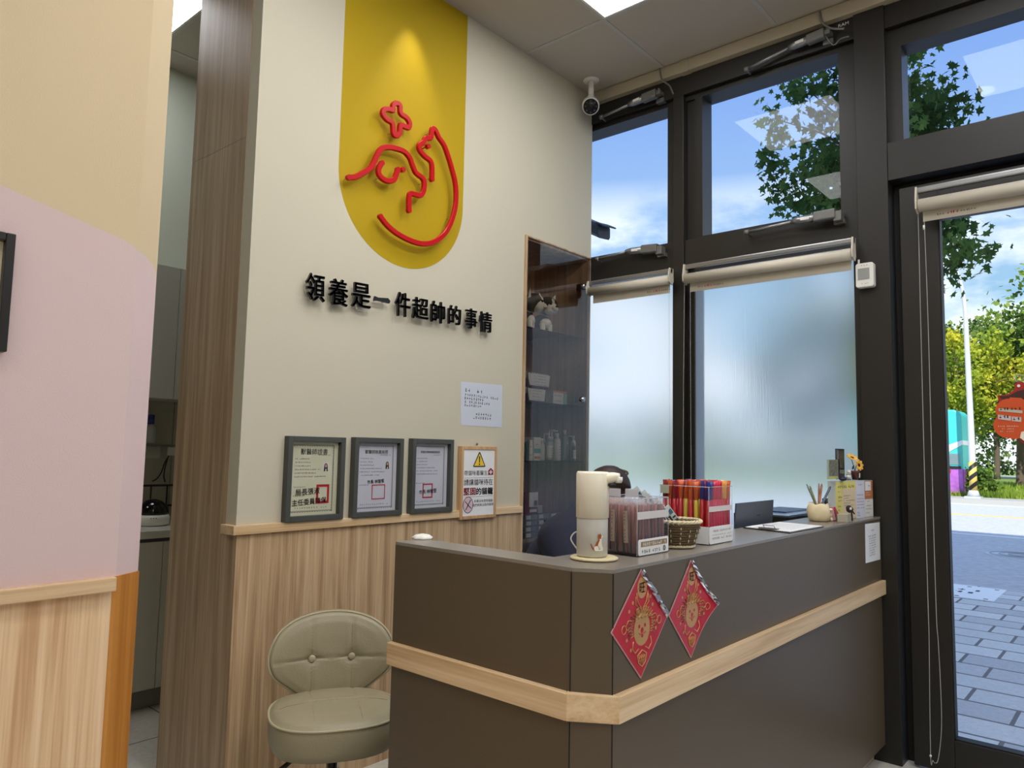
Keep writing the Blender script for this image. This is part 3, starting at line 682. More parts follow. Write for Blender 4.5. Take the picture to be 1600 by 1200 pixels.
q.build('warning_triangle', None, t)
def tl(txt, u, v, w, h, m, nm, bold=.0, ctr=True):
    g = MB(); g.text(txt, MM @ Matrix.Translation((w2*u, h2*v, 0)), width=w2*w, height=h2*h, depth=.0006, bold=bold); g.build(nm, m, t)
tl('帶貓咪看醫生', .40, .645, .74, .075, M['ink'], 'text_line')
tl('請讓貓咪待在', .49, .505, .92, .095, M['ink'], 'text_line', .004)
tl('堅固', .21, .365, .37, .105, M['redink'], 'red_text', .03)
tl('的貓籠', .69, .365, .54, .105, M['ink'], 'text_line', .03)
tl('如果沒有使用貓籠', .66, .215, .60, .045, M['ink'], 'text_line')
tl('我們將無法為你服務', .65, .155, .68, .045, M['ink'], 'text_line')
q = MB(MM); q.use(M['inkg']); q.box(w2*.04,w2*.96,h2*.568,h2*.571,0,.0004); q.box(w2*.04,w2*.96,h2*.285,h2*.288,0,.0004); q.build('divider_lines', None, t)
q = MB(MM); q.use(mat('maroon_ink', (140,30,44), .6)); u, v = w2*.88, h2*.655
q.prism([(u-w2*.085,v-h2*.045),(u+w2*.085,v-h2*.045),(u+w2*.085,v+h2*.025),(u,v+h2*.065),(u-w2*.085,v+h2*.025)], 0, .0005)
q.use(M['paper']); q.box(u-w2*.015,u+w2*.015,v-h2*.032,v+h2*.032,.0005,.0008); q.box(u-w2*.05,u+w2*.05,v-h2*.011,v+h2*.011,.0005,.0008); q.build('house_cross_mark', None, t)
q = MB(MM); u, v, rr = w2*.17, h2*.165, w2*.15
q.use(M['ink']); q.tube([(u+rr*cos(k*pi/16), v+rr*1.15*sin(k*pi/16), .0006) for k in range(32)], .0015, 6, closed=True)
q.use(mat('pink_fill', (220,190,200), .7)); q.prism([(u+rr*cos(k*pi/12), v+rr*1.15*sin(k*pi/12)) for k in range(24)], 0, .0004)
q.use(M['ink']); q.tube([(u-rr*.5,v-rr*.7,.0012),(u+rr*.5,v+rr*.7,.0012)], .0018, 6); q.tube([(u-rr*.6,v+rr*.5,.0012),(u+rr*.6,v-rr*.5,.0012)], .0018, 6); q.build('crossed_circle', None, t)
q = MB(); q.ball((XA+.008,(y0+y1)/2,z1+.012), .006, 10, 8); q.tube([(XA+.0005,(y0+y1)/2,z1+.012),(XA+.008,(y0+y1)/2,z1+.012)], .002, 6); tag(q.build('wall_hook', M['grey']), 'tiny screw hook over the wood framed warning sign', 'hook')

# taped paper notice
x = XA+.0012; c4 = [at(720,596,0,x), at(785,602,0,x), at(784,668,0,x), at(720,664,0,x)]
t = thing('paper_notice', 'white laminated paper notice taped to the wall above the warning sign', 'notice', tuple(c4[3]))
q = MB(); q.add([tuple(p) for p in c4]+[(XA+.0004,p.y,p.z) for p in c4], [(3,2,1,0),(4,5,6,7),(0,1,5,4),(1,2,6,5),(2,3,7,6),(3,0,4,7)], False); q.build('sheet', mat('laminated_paper', (206,210,222), .25), t)
q = MB(); w2 = c4[2].y-c4[3].y; h2 = c4[0].z-c4[3].z; MM = MX(XA+.0016, c4[3].y, c4[3].z)@Matrix.Rotation(radians(-1.2),4,'Z'); R = random.Random(2)
for k, (u0, u1, v, h) in enumerate(((.06,.50,.78,.018),(.06,.92,.68,.013),(.06,.55,.60,.013),(.06,.70,.52,.013),(.06,.48,.44,.013),(.34,.72,.26,.014),(.28,.76,.17,.014))): scrawl(q, MM, w2*u0, w2*u1, h2*v, h, R, w=.0003)
q.build('printed_text', M['inkg'], t)

# black framed picture on the lilac wall
A = at(26,366,0,XN+.03); B_ = at(24,551,0,XN+.03)
t = thing('wall_picture', 'black framed picture on the lilac wall, cut by the left edge', 'picture', (XN, A.y-.2, B_.z))
q = MB(); q.box(XN+.001, XN+.03, A.y-.018, A.y, B_.z, A.z); q.box(XN+.001, XN+.03, A.y-.42, A.y-.402, B_.z, A.z); q.box(XN+.001, XN+.03, A.y-.402, A.y-.018, B_.z, B_.z+.018); q.box(XN+.001, XN+.03, A.y-.402, A.y-.018, A.z-.018, A.z)
q.build('frame', M['black'], t, bevel=.002)
MB().box(XN+.001, XN+.012, A.y-.402, A.y-.018, B_.z+.018, A.z-.018).build('sheet', mat('beige_sheet', (214,200,172), .7), t)

# ------------------------------------------------------------------ glass fronted display cabinet set into the wall
CY0, CY1, CZ1, CXB = 3.142, 3.774, 2.590, -3.095
t = thing('display_cabinet', 'tall built-in walnut display cabinet with a brown tinted glass door', 'cabinet', (-2.85, 3.45, 0))
b = MB(); b.box(CXB, XA-.002, CY0, CY0+.018, 0, CZ1); b.box(CXB, XA-.002, CY1-.018, CY1, 0, CZ1); b.box(CXB, XA-.002, CY0+.018, CY1-.018, CZ1-.018, CZ1)
b.box(CXB, CXB+.012, CY0+.018, CY1-.018, .0, CZ1-.018); b.box(CXB+.012, XA-.002, CY0+.018, CY1-.018, 0, .45); b.box(CXB+.012, XA-.03, CY0+.018, CY1-.018, .862, .88)
b.build('carcass', M['cabwood'], t)
q = MB(); q.box(XA-.002, XA+.012, 3.131, 3.146, 1.072 if False else 0.0, CZ1+.004); q.box(XA-.002, XA+.012, 3.146, CY1, CZ1-.004, CZ1+.004); q.build('edge_frame', M['wood'], t, bevel=.001)
dr = MB(); dr.box(XA+.004, XA+.009, 3.150, CY1, .55, CZ1-.006); 
d_ = MB(); d_.quad((XA+.006,3.150,.55),(XA+.006,CY1,.55),(XA+.006,CY1,CZ1-.006),(XA+.006,3.150,CZ1-.006)); gd = d_.build('glass_door', M['brown_glass'], t)
q = MB(); q.box(XA+.004, XA+.0085, 3.1485, 3.1515, .55, CZ1-.006); q.box(XA+.004, XA+.0085, 3.150, CY1, CZ1-.0075, CZ1-.0045); q.build('glass_edge', mat('glass_edge_brown', (150,128,108), .2), gd)
for z in (1.695, 2.40):
    q = MB(); q.tube([(XA-.008,3.70,z),(XA+.02,3.70,z)], .014, 16); q.box(XA-.05,XA-.004,3.70,3.76,z-.018,z+.018); q.build('hinge', M['chrome'], t)
q = MB()
for k in range(22):
    for x in (XA-.06, CXB+.07): q.lathe([(.003,0),(.003,.0006)], (x, CY1-.0182, 1.0+.07*k), 8, axis=(0,-1,0))
q.build('shelf_pin_holes', M['darker'], t)
SH = {}
for nm, z in (('lower',1.318), ('middle',1.655), ('upper',2.08)):
    MB().box(CXB+.014, XA-.02, CY0+.019, CY1-.019, z-.008, z).build('glass_shelf', M['shelfglass'], t); SH[nm] = z
q = MB(); q.box(CXB+.014, XA-.02, CY1-.16, CY1-.019, 2.075, 2.08) if False else None

# things on the cabinet shelves
def bottle(label, x, y, z, r, h, body, cap, pump=True, group='bottles on the cabinet shelf', lab=None, sq=False):
    t = thing('pump_bottle' if pump else 'bottle', label, 'bottle', (x,y,z), 0, group)
    hb = h*(.66 if pump else .84)
    MB().lathe([(r*.92,z+.0005),(r,z+.006),(r,z+hb*.82),(r*.8,z+hb*.93),(r*.38,z+hb)], (x,y,0), 20, sy=.8 if sq else 1).build('body', body, t)
    if pump:
        MB().lathe([(r*.42,z+hb),(r*.42,z+hb+h*.10),(r*.16,z+hb+h*.11),(r*.16,z+h-.008)], (x,y,0), 14).tube([(x,y,z+h-.006),(x+.02,y+.006,z+h-.006),(x+.036,y+.010,z+h-.012)], .0055, 8).build('pump', cap, t)
    else:
        MB().lathe([(r*.5,z+hb),(r*.5,z+h-.002),(r*.45,z+h)], (x,y,0), 16).build('cap', cap, t)
    if lab:
        q = MB(); n = 10; a0, a1 = -1.5, .9
        vs = [(x+(r+.0008)*cos(a0+(a1-a0)*k/n), y+(r+.0008)*sin(a0+(a1-a0)*k/n)*(.8 if sq else 1), zz) for zz in (z+hb*.15, z+hb*.72) for k in range(n+1)]
        q.add(vs, [(k,k+1,n+2+k,n+1+k) for k in range(n)], True); lb = q.build('label', lab, t)
        q = MB(); R = random.Random(int(x*1e4+y*1e3)); 
        for k in range(4): scrawl(q, MX(x+r+.0016, y-r*.5, z+hb*(.22+.12*k)), 0, r*.9, 0, .006, R, w=.0)
        q.build('label_print', M['inkg'], lb)
    return t
WH, SG, GN, TN = M['white'], mat('silver_grey_plastic', (176,182,178), .35), mat('sage_green_plastic', (128,152,140), .3), mat('tan_plastic', (178,158,124), .35)
TE = mat('teal_print', (70,150,160), .6); OR = mat('orange_print', (214,130,60), .6); DG = mat('dark_green_print', (24,92,70), .6)
z = SH['lower']
def cx_(px, x): return at(px, 700, 0, x).y
def carton(label, x0, x1, y0, y1, z0, h, m, group=None, prints=(), name='carton', cat='box', rot=0):
    t = thing(name, label, cat, ((x0+x1)/2,(y0+y1)/2,z0), 0, group)
    MB().box(x0,x1,y0,y1,z0+.0003,z0+h).build('box', m, t, bevel=.0012)
    for k, (u0,u1,v0,v1,pm) in enumerate(prints):
        q = MB(); q.box(x1+.0002, x1+.0008, y0+(y1-y0)*u0, y0+(y1-y0)*u1, z0+h*v0, z0+h*v1)
        if pm is M['inkg'] or pm is M['ink']:
            q = MB(); R = random.Random(k+3); hh = min(.008, h*(v1-v0)*.8); scrawl(q, MX(x1+.0005,y0,z0), (y1-y0)*u0, (y1-y0)*u1, h*v0, hh, R, w=.0)
        q.build('print', pm, t)
    return t
xf = XA-.075
Y = lambda px: cx_(px, xf)
carton('dark green carton at the left end of the lower cabinet shelf', xf-.05, xf, Y(821.5)+.003, Y(825), z, .105, DG, 'products on the lower cabinet shelf')
carton('slim white carton with a small dog picture on the lower cabinet shelf', xf-.045, xf+.01, Y(825)+.001, Y(830.5), z, .118, WH, 'products on the lower cabinet shelf', ((.15,.7,.25,.4,M['inkg']),(.2,.8,.65,.8,M['inkg'])))
carton('white carton with teal and orange panels on the lower cabinet shelf', xf-.06, xf+.015, Y(831), Y(842), z, .135, WH, 'products on the lower cabinet shelf', ((.05,.95,.32,.52,TE),(.1,.9,.08,.18,OR),(.25,.8,.66,.92,M['inkg'])))
for a in (('silver grey pump bottle behind the white cartons on the lower cabinet shelf', XA-.16, 850, .021, .165, SG, WH, True, None),
          ('squat white capped bottle beside the teal carton on the lower cabinet shelf', XA-.09, 846, .020, .130, mat('cream_tube', (222,222,206),.4), WH, False, None),
          ('grey pump bottle with black printed label on the lower cabinet shelf', XA-.10, 858, .024, .185, SG, WH, True, WH),
          ('white pump bottle with swan neck beside the printed grey bottle', XA-.16, 862, .022, .190, SG, WH, True, None),
          ('large white spray bottle with black paw label on the lower cabinet shelf', XA-.062, 870, .024, .165, WH, WH, False, M['paper']),
          ('pale green bottle with upright white spray head on the lower cabinet shelf', XA-.14, 882, .019, .190, GN, WH, False, None),
          ('tan bottle with white pump top near the right end of the lower shelf', XA-.125, 892.5, .015, .155, TN, WH, True, None),
          ('small bottle with a square white label on the lower cabinet shelf', XA-.06, 897, .012, .110, mat('amber_liquid', (150,130,104),.3), WH, False, WH),
          ('white tube bottle at the right end of the lower cabinet shelf', XA-.08, 903, .017, .155, M['paper'], WH, False, mat('pale_label',(200,196,184),.6))):
    y = at(a[2], 700, 0, a[1]).y; bottle(a[0], a[1], min(y, CY1-.045), z, a[3], a[4], a[5], a[6], a[7], 'bottles on the lower cabinet shelf', a[8])
z = SH['middle']
MR = mat('maroon_card', (92,44,62), .6)
def display_box(label, y0, y1, z0, h, m, g):
    t = thing('display_tray', label, 'box', (XA-.15,(y0+y1)/2,z0), 0, g); x0, x1 = XA-.23, XA-.06
    b = MB(); b.prism([(x0,z0+.0004),(x1,z0+.0004),(x1,z0+h*.55),(x1-.05,z0+h*.62),(x0+.03,z0+h),(x0,z0+h)], y0, y0+.0015, 1); b.prism([(x0,z0+.0004),(x1,z0+.0004),(x1,z0+h*.55),(x1-.05,z0+h*.62),(x0+.03,z0+h),(x0,z0+h)], y1-.0015, y1, 1)
    b.box(x0,x1,y0,y1,z0+.0004,z0+.002); b.box(x0,x0+.0015,y0,y1,z0,z0+h); b.box(x1-.0015,x1,y0,y1,z0+.0004,z0+h*.9); b.build('tray', m, t)
    q = MB(); q.prism([(y0+.02,z0+.01),(y1-.012,z0+.01),(y1-.003,z0+h*.92),(y0+.002,z0+h*.92),(y0+.006,z0+h*.7)], x1, x1+.0012, 0); pr = q.build('front_label', M['paper'], t)
    q = MB(); R = random.Random(5)
    for k in range(4): scrawl(q, MX(x1+.0016,y0,z0), (y1-y0)*.28, (y1-y0)*.8, h*(.15+.2*k), .006, R, w=.0)
    q.build('label_print', M['inkg'], pr)
    for k in range(9):
        q = MB(); yy = y0+.006+(y1-y0-.012)*k/8; q.box(x0+.01, x1-.012, yy-.0035, yy+.0035, z0+.003, z0+h*1.02); q.build('sachet', mat('sachet_white_%d' % k, (226-4*(k%3),228,228), .35), t, bevel=.001)
ya, yb = at(822.5,640,0,XA-.06).y, at(862,640,0,XA-.06).y
ya = max(ya, CY0+.019)
display_box('maroon display tray of sachets on the middle cabinet shelf, bottom one', ya+.004, yb-.06, z, .085, MR, 'display trays of sachets in the cabinet')
display_box('maroon display tray of sachets on the middle cabinet shelf, top one', ya+.004, yb-.02, z+.088, .085, MR, 'display trays of sachets in the cabinet')
carton('small white and green carton beside the sachet trays on the middle shelf', XA-.12, XA-.055, at(865,620,0,XA-.055).y-.004, at(886,620,0,XA-.055).y, z, .082, WH, None, ((.0,1,.86,1.0,OR),(.72,1,.05,.86,mat('mint_print',(150,190,170),.6)),(.1,.6,.6,.75,M['inkg']),(.1,.6,.2,.3,M['inkg'])))
# plush dogs
def plush(label, y, z, s, turn=0, bk='black'):
    x = XA-.175; t = thing('plush_dog', label, 'plush toy', (x,y,z), turn, 'plush dogs on the upper cabinet shelf')
    bkm = mat('black_plush', (34,32,34), .9, bump=.5, bscale=300); wm = mat('white_plush', (226,224,216), .9, bump=.5, bscale=300)
    B = MB(Matrix.Translation((x,y,z)) @ Matrix.Rotation(turn,4,'Z') @ Matrix.Scale(s,4))
    b = MB(B.M).use(bkm); b.ball((-.02,0,.085), (.075,.05,.05), fn=None); b.use(wm); b.ball((.03,0,.075), (.035,.04,.035)); b.build('body', None, t)
    for dx, dy in ((.035,.028),(.035,-.028),(-.06,.028),(-.06,-.028)):
        q = MB(B.M); q.tube([(dx,dy,.07),(dx+.003,dy,.03),(dx+.006,dy,.012)], [.02,.017,.018], 12); q.ball((dx+.012,dy,.0125), (.023,.017,.0122)); q.build('leg', wm, t)
    h = MB(B.M); h.use(bkm); h.ball((.05,0,.183), (.060,.070,.058), 20, 14); h.use(wm); h.ball((.078,0,.163), (.046,.052,.040), 20, 14); h.ball((.088,0,.195), (.026,.014,.030), 14, 10); hd = h.build('head', None, t)
    q = MB(B.M); q.ball((.118,0,.160), (.020,.024,.017)); q.build('muzzle', wm, hd)
    q = MB(B.M); q.ball((.138,0,.168), (.006,.009,.006)); q.ball((.112,.026,.186), .008); q.ball((.112,-.026,.186), .008); q.build('eyes_and_nose', M['black'], hd)
    for s_ in (1,-1):
        q = MB(B.M); q.use(bkm if False else wm); q.add([(.04,s_*.03,.225),(.05,s_*.065,.205),(.03,s_*.062,.20),(.045,s_*.068,.265)], [(0,1,3),(1,2,3),(2,0,3),(0,2,1)], False); q.build('ear', None, hd)
    q = MB(B.M); q.tube([(-.09,0,.10),(-.12,0,.13),(-.11,0,.165)], [.014,.016,.010], 10); q.build('tail', bkm, t)
ypl = at(857, 460, 0, XA-.13).y
plush('black and white plush dog facing out, right one on the top glass shelf', ypl, SH['upper'], .98, radians(-12))
plush('black and white plush dog turned sideways, left one on the top glass shelf', ypl-.168, SH['upper'], .98, radians(28))
q = MB(); q.ball((XA-.16, CY0+.075, SH['upper']+.30), (.034,.034,.034)); 
# lower compartment
z = .88
x0 = XA-.06
carton('maroon and white carton with a dog picture standing on stacked trays in the cabinet', x0-.05, x0, at(820,765,0,x0).y+.004, at(841,765,0,x0).y, z+.135, .125, mat('maroon_white_carton', (120,30,40), .5), None, ((.3,.98,.32,.98,M['paper']),(.35,.9,.08,.2,M['paper']),(.66,.92,.35,.6,mat('lime_print',(178,196,60),.6)),(.42,.62,.4,.9,M['ink'])))
carton('plain grey carton beside the dog picture carton in the cabinet', x0-.05, x0-.004, at(841.5,790,0,x0).y, at(846.5,790,0,x0).y+.012, z+.135, .045, mat('grey_carton',(186,184,180),.6))
k_ = 0
for r_ in range(4):
    for c_ in range(3):
        y0_ = at(820,840,0,x0).y+.004+c_*.115
        carton(f'small foil medicine pack in the stacked trays, {["bottom","second","third","top"][r_]} row, {["left","middle","right"][c_]}', x0-.09, x0-.002*(r_%2), y0_, y0_+.108, z+.0335*r_, .030, mat('foil_pack_%d'%k_, (150+10*(k_%3),156+8*(k_%2),158), .35, metal=.3), 'foil packs stacked in the cabinet', ((.08,.45,.15,.85,M['paper']),(.12,.4,.3,.7,M['inkg']))); k_ += 1

# ------------------------------------------------------------------ reception counter
HT = 1.102
def plan(o):  # outline of the front of the counter pushed out by o
    return [(-1.708,1.455-o),(-1.062-o*.2,1.455-o),(-.978+o,1.503-o*.2) if False else (-.980+o,1.500-o*.4),(-.978+o,3.760)]
t = thing('reception_counter', 'L-shaped taupe reception counter with a light oak belt rail', 'counter', (-1.2, 2.4, 0))
def ring(mb, o, th, z0, z1, x_l=-1.708, mm=None):
    a = [(x_l,1.455-o),(-1.064+o*.1,1.455-o),(-.978+o,1.503+o*.1),(-.978+o,3.755)]
    i = [(x_l,1.455-o+th),(-1.064-th*.45,1.455-o+th),(-.978+o-th,1.503+th*.5),(-.978+o-th,3.755)]
    for k in range(3):
        if mm: mb.use(mm[k])
        p = [a[k],a[k+1],i[k+1],i[k]]; mb.prism(p, z0, z1, 2)
    return mb
ring(MB(), 0, .02, .083, HT-.010).build('front_panel', M['counter'], t)
q = MB(); q.prism([(-1.708,1.455),(-1.062,1.455),(-.977,1.503),(-.977,3.757),(-1.190,3.757),(-1.200,1.562),(-1.708,1.562)], HT-.010, HT, 2); q.build('ledge_top', M['ctop'], t, bevel=.001)
q = MB(); q.box(-1.708,-1.20,1.542,1.560,.06,HT-.010); q.box(-1.200,-1.182,1.56,3.755,.06,HT-.010); q.box(-1.708,-1.690,1.475,1.542,.083,HT-.010); q.build('back_panel', M['counter'], t)
q = MB(); q.box(-1.68,-1.20,1.562,2.0,.72,.745); q.box(-1.72,-1.20,2.0,3.755,.72,.745); q.build('desk_top', M['ctop'], t, bevel=.002)
ring(MB(), -.05, .012, .002, .083, -1.69).build('toe_kick', mat('toe_kick_beige', (176,160,140), .5), t)
ring(MB(), .019, .019, .752, .815, -1.710, (M['woodX'],M['woodX'],M['woodY'])).build('belt_rail', None, t, bevel=.002)
q = MB()
for x, y in ((-1.064,1.4545),(-.9775,1.503)):
    for z0,z1 in ((.083,.752),(.815,HT-.010)): q.box(x-.0012,x+.0012,y-.0009,y+.0012,z0,z1)
q.build('panel_joints', M['darker'], t)

# ------------------------------------------------------------------ bar stool
sp_ = Vector((-2.150, 1.585, 0))
fx = Vector((CAM.x-sp_.x+.35, CAM.y-sp_.y+.1, 0)); rz = atan2(fx.y, fx.x)
t = thing('bar_stool', 'taupe leather swivel bar stool with buttoned back against the wood panelling', 'bar stool', sp_, rz)
LE = mat('taupe_leather', (154,144,117), .42, bump=.35, bscale=160); PI_ = mat('leather_piping', (176,166,136), .45)
SZ = .485
T = Matrix.Translation(sp_) @ Matrix.Rotation(rz,4,'Z')
def seat_ring(k, n, a, b_): 
    th = 2*pi*k/n; c, s_ = cos(th), sin(th); e_ = 2/2.6
    return (a*abs(c)**e_*(1 if c >= 0 else -1), b_*abs(s_)**e_*(1 if s_ >= 0 else -1))
def dens(pr, k=4):
    o_ = []
    for (a, b_), (c_, d_) in zip(pr, pr[1:]): o_ += [(a+(c_-a)*i/k, b_+(d_-b_)*i/k) for i in range(k)]
    return o_+[pr[-1]]
def interp(pr, f):
    for (a, b_), (c_, d_) in zip(pr, pr[1:]):
        if min(a,c_) <= f <= max(a,c_) and abs(a-c_) > 1e-9: r_ = b_+(d_-b_)*(f-a)/(c_-a)
    return r_
n = 120; q = MB(T); vs = []; prof0 = [(1.0,-.02),(.985,.0),(.90,.016),(.70,.028),(.45,.034),(.2,.036),(.02,.0362)]; prof = [(.80,-.105),(.93,-.098),(.99,-.07)] + dens(prof0, 4); _x = [(.80,-.105),(.93,-.098),(.99,-.07),(1.0,-.02),(.985,.0),(.90,.016),(.70,.028),(.45,.034),(.2,.036)]
def tuft(x, y): 
    d = 0
    for by in (-.075,.075): d += .004*math.exp(-((y-by)/.006)**2)*(abs(x) < .17)
    d += .004*math.exp(-((x)/.006)**2); return d
for f_, h_ in prof:
    for k in range(n): x, y = seat_ring(k, n, .205*f_, .215*f_); vs.append((x, y, SZ+h_-(tuft(x,y) if f_ < .92 else 0)))
m_ = len(prof); fs = [(i*n+k, i*n+(k+1)%n, (i+1)*n+(k+1)%n, (i+1)*n+k) for i in range(m_-1) for k in range(n)] + [tuple(range(n))[::-1], tuple(range((m_-1)*n, m_*n))]
q.add(vs, fs, True); st_ = q.build('seat', LE, t)
q = MB(T); q.tube([(*seat_ring(k, n, .203, .213), SZ+.002) for k in range(n)], .0042, 8, closed=True); q.build('piping', PI_, st_)
q = MB(T)
def sz_(x, y): return SZ+interp(prof0, min(.999,max(.03,((abs(x)/.205)**2.6+(abs(y)/.215)**2.6)**(1/2.6))))-tuft(x,y)+.0006
for y_ in (-.075,.075): q.tube([(x*.01, y_, sz_(x*.01,y_)) for x in range(-16,17)], .0009, 5)
q.tube([(0.0, y*.01, sz_(0,y*.01)) for y in range(-18,19)], .0009, 5); q.build('seams', mat('leather_seam', (128,118,92), .6), st_)
# backrest: half-moon cushion curving forward at the sides
out_ = [(-.246,.02),(-.238,.09),(-.205,.155),(-.15,.198),(-.08,.222),(0,.23),(.08,.222),(.15,.198),(.205,.155),(.238,.09),(.246,.02),(.225,-.045),(.17,-.105),(.115,-.155),(.06,-.175),(0,-.18),(-.06,-.175),(-.115,-.155),(-.17,-.105),(-.225,-.045)]
O2 = [(p.x, p.y) for p in spline([(a, b_, 0) for a, b_ in out_], 6, True)]
BZ = SZ+.118
def bk(u, v, w): # u across, v up, w thickness toward the front
    return (-.195 + .9*u*u + w - .10*(v) , u*.90, BZ+v*.74)
def backcush():
    q = MB(T); vs = []; n = len(O2); pr_ = [(.90,-.022),(1.0,-.010),(1.0,.018)]+dens([(.999,.0182),(.94,.034),(.80,.042),(.55,.046),(.25,.047),(.02,.047)],5)
    for f_, w in pr_:
        for u, v in O2:
            U, V = u*f_, v*f_
            d = 0
            if f_ < .93:
                d = .012*sum(math.exp(-(((U-bu)**2+(V-.02)**2)/.0009)) for bu in (-.078,.078)) + .005*math.exp(-((V-.02)/.006)**2) + .004*sum(math.exp(-((U-bu)/.006)**2) for bu in (-.078,.078))
            vs.append(bk(U, V, w-d))
    fs = [(i*n+k, i*n+(k+1)%n, (i+1)*n+(k+1)%n, (i+1)*n+k) for i in range(len(pr_)-1) for k in range(n)] + [tuple(range(n))[::-1], tuple(range((len(pr_)-1)*n, len(pr_)*n))]
    return q.add(vs, fs, True)
bo = backcush().build('backrest', LE, t)
q = MB(T); q.tube([bk(u*.995, v*.995, .022) for u, v in O2], .004, 8, closed=True); q.build('piping', PI_, bo)
for bu in (-.078,.078): q = MB(T); q.ball(bk(bu,.02,.040), (.006,.013,.013)); q.build('button', PI_, bo)
q = MB(T)
P_w = [(.999,.0182),(.94,.034),(.80,.042),(.55,.046),(.25,.047),(.02,.047)]
def gd_(U, V): return .012*sum(math.exp(-(((U-bu)**2+(V-.02)**2)/.0009)) for bu in (-.078,.078)) + .005*math.exp(-((V-.02)/.006)**2) + .004*sum(math.exp(-((U-bu)/.006)**2) for bu in (-.078,.078))
def ff_(U, V):
    a = atan2(V,U); best = min(O2, key=lambda p: abs((atan2(p[1],p[0])-a+pi)%(2*pi)-pi)); return max(.03, min(.99, hypot(U,V)/hypot(*best)))
for bu in (-.078,.078): q.tube([bk(bu,v*.01,interp(P_w, ff_(bu,v*.01))-gd_(bu,v*.01)+.0006) for v in range(-14,19)], .0009, 5)
q.tube([bk(u*.01,.02,interp(P_w, ff_(u*.01,.02))-gd_(u*.01,.02)+.0006) for u in range(-21,22)], .0009, 5); q.build('seams', mat('leather_seam2', (128,118,92), .6), bo)
MB(T).tube([(-.05,0,SZ-.115),(-.21,0,SZ-.115),(-.245,0,SZ-.06),(-.235,0,BZ-.02)], .011, 10).build('back_bracket', M['chrome'], t)
MB(T).lathe([(.05,SZ-.125),(.09,SZ-.105)], (0,0,0), 20).build('mount_plate', M['black'], t)
MB(T).lathe([(.030,.03),(.030,.20),(.026,.201),(.026,.29),(.020,.291),(.020,SZ-.125)], (0,0,0), 20).build('gas_column', M['chrome'], t)
MB(T).lathe([(.205,.0),(.205,.006),(.19,.016),(.06,.035),(.032,.05)], (0,0,0), 40).build('base', M['chrome'], t)
MB(T).tube([(.19*cos(a)+.0, .15*sin(a), .16) for a in [ -1.9+3.8*k/16 for k in range(17)]], .010, 10).tube([(0,0,.16),(.19,0,.16)], .010, 8).build('footrest', M['chrome'], t)
MB(T).tube([(.03,-.05,SZ-.118),(.07,-.14,SZ-.128),(.085,-.19,SZ-.160)], [.006,.007,.010], 10).build('height_lever', M['black'], t)
# ------------------------------------------------------------------ things on the counter ledge
z = HT
# soap dispenser on its pad
dc = Vector((-1.108, 1.603, 0)); pad_z = .008
q = MB(); q.lathe([(.058,z+.0006),(.062,z+.003),(.062,z+.006),(.058,z+pad_z)], dc+Vector((.004,.004,0)), 36)
tag(q.build('coaster', mat('bamboo_pad', (214,200,160), .5)), 'round pale bamboo coaster under the soap dispenser', 'coaster')
zb = z+pad_z+.0006
t = thing('soap_dispenser', 'white and frosted automatic soap dispenser with a small cat picture', 'soap dispenser', (dc.x,dc.y,zb))
FR = mat('frosted_plastic', (206,204,196), .35, alpha=.93)
MB().lathe([(.036,zb),(.040,zb+.004),(.0405,zb+.094),(.0395,zb+.098)], dc, 36).build('tank', FR, t)
b = MB(); b.lathe([(.0395,zb+.098),(.0425,zb+.099),(.0425,zb+.211),(.0395,zb+.216)], dc, 36)
b.build('body', M['offwhite'], t)
sd = Vector((.93, .36, 0)).normalized(); 
q = MB(); pts = [dc+Vector((0,0,zb+.196)), dc+sd*.036+Vector((0,0,zb+.199)), dc+sd*.056+Vector((0,0,zb+.203)), dc+sd*.070+Vector((0,0,zb+.203))]
q.tube(spline(pts, 4), [.0185-.0075*min(1,k/10)**1.2 for k in range(13)], 16); q.build('spout', M['offwhite'], t, )
q = MB(); e0 = dc+sd*.068+Vector((0,0,zb+.202)); q.lathe([(.008,-.013),(.0105,-.006),(.0105,.002)], e0, 16); q.build('nozzle', M['white'], t)
q = MB(); q.lathe([(.011,-.006),(.011,.0)], dc+sd*.050+Vector((0,0,zb+.186)), 14); q.build('sensor', M['black'], t)
# cat picture wrapped on the tank
def onc(u, v, o=.0006):
    a = atan2(CAM.y-dc.y, CAM.x-dc.x)+.42+u/.0405; return (dc.x+(.0405+o)*cos(a), dc.y+(.0405+o)*sin(a), zb+v)
brn, wht = mat('cat_print_brown', (168,84,40), .5), mat('cat_print_white', (238,232,220), .5)
def pr(poly, m, o): q.use(m); n = len(poly); q.add([onc(u,v,o) for u,v in poly], [tuple(range(n))], False)
q = MB()
pr([(-.004,.018),(.012,.018),(.014,.024),(.010,.030),(.008,.040),(.009,.050),(.004,.053),(.001,.047),(-.006,.038),(-.010,.028)], wht, .0006)
pr([(-.010,.024),(-.004,.024),(-.001,.036),(.003,.045),(.001,.048),(-.006,.040),(-.010,.031)], brn, .0010)
pr([(-.001,.046),(.007,.049),(.010,.055),(.006,.058),(.004,.062),(.001,.058),(-.001,.0615),(-.003,.054)], brn, .0011)
pr([(.006,.050),(.011,.051),(.012,.055),(.008,.057)], wht, .0014)
pr([(-.006+.006*cos(k*pi/6), .024+.0065*sin(k*pi/6)) for k in range(12)], wht, .0014)
pr([(-.010,.019),(-.015,.021),(-.019,.028),(-.021,.036),(-.0185,.036),(-.0165,.030),(-.0135,.0255),(-.009,.023)], brn, .0010)
q.build('cat_picture', None, t)
q = MB(); q.tube(spline([dc+Vector((-.042,-.004,z+.02)), dc+Vector((-.060,-.010,z+.045)), dc+Vector((-.055,-.004,z+.062)), dc+Vector((-.041,.002,z+.068))], 5), .002, 6)
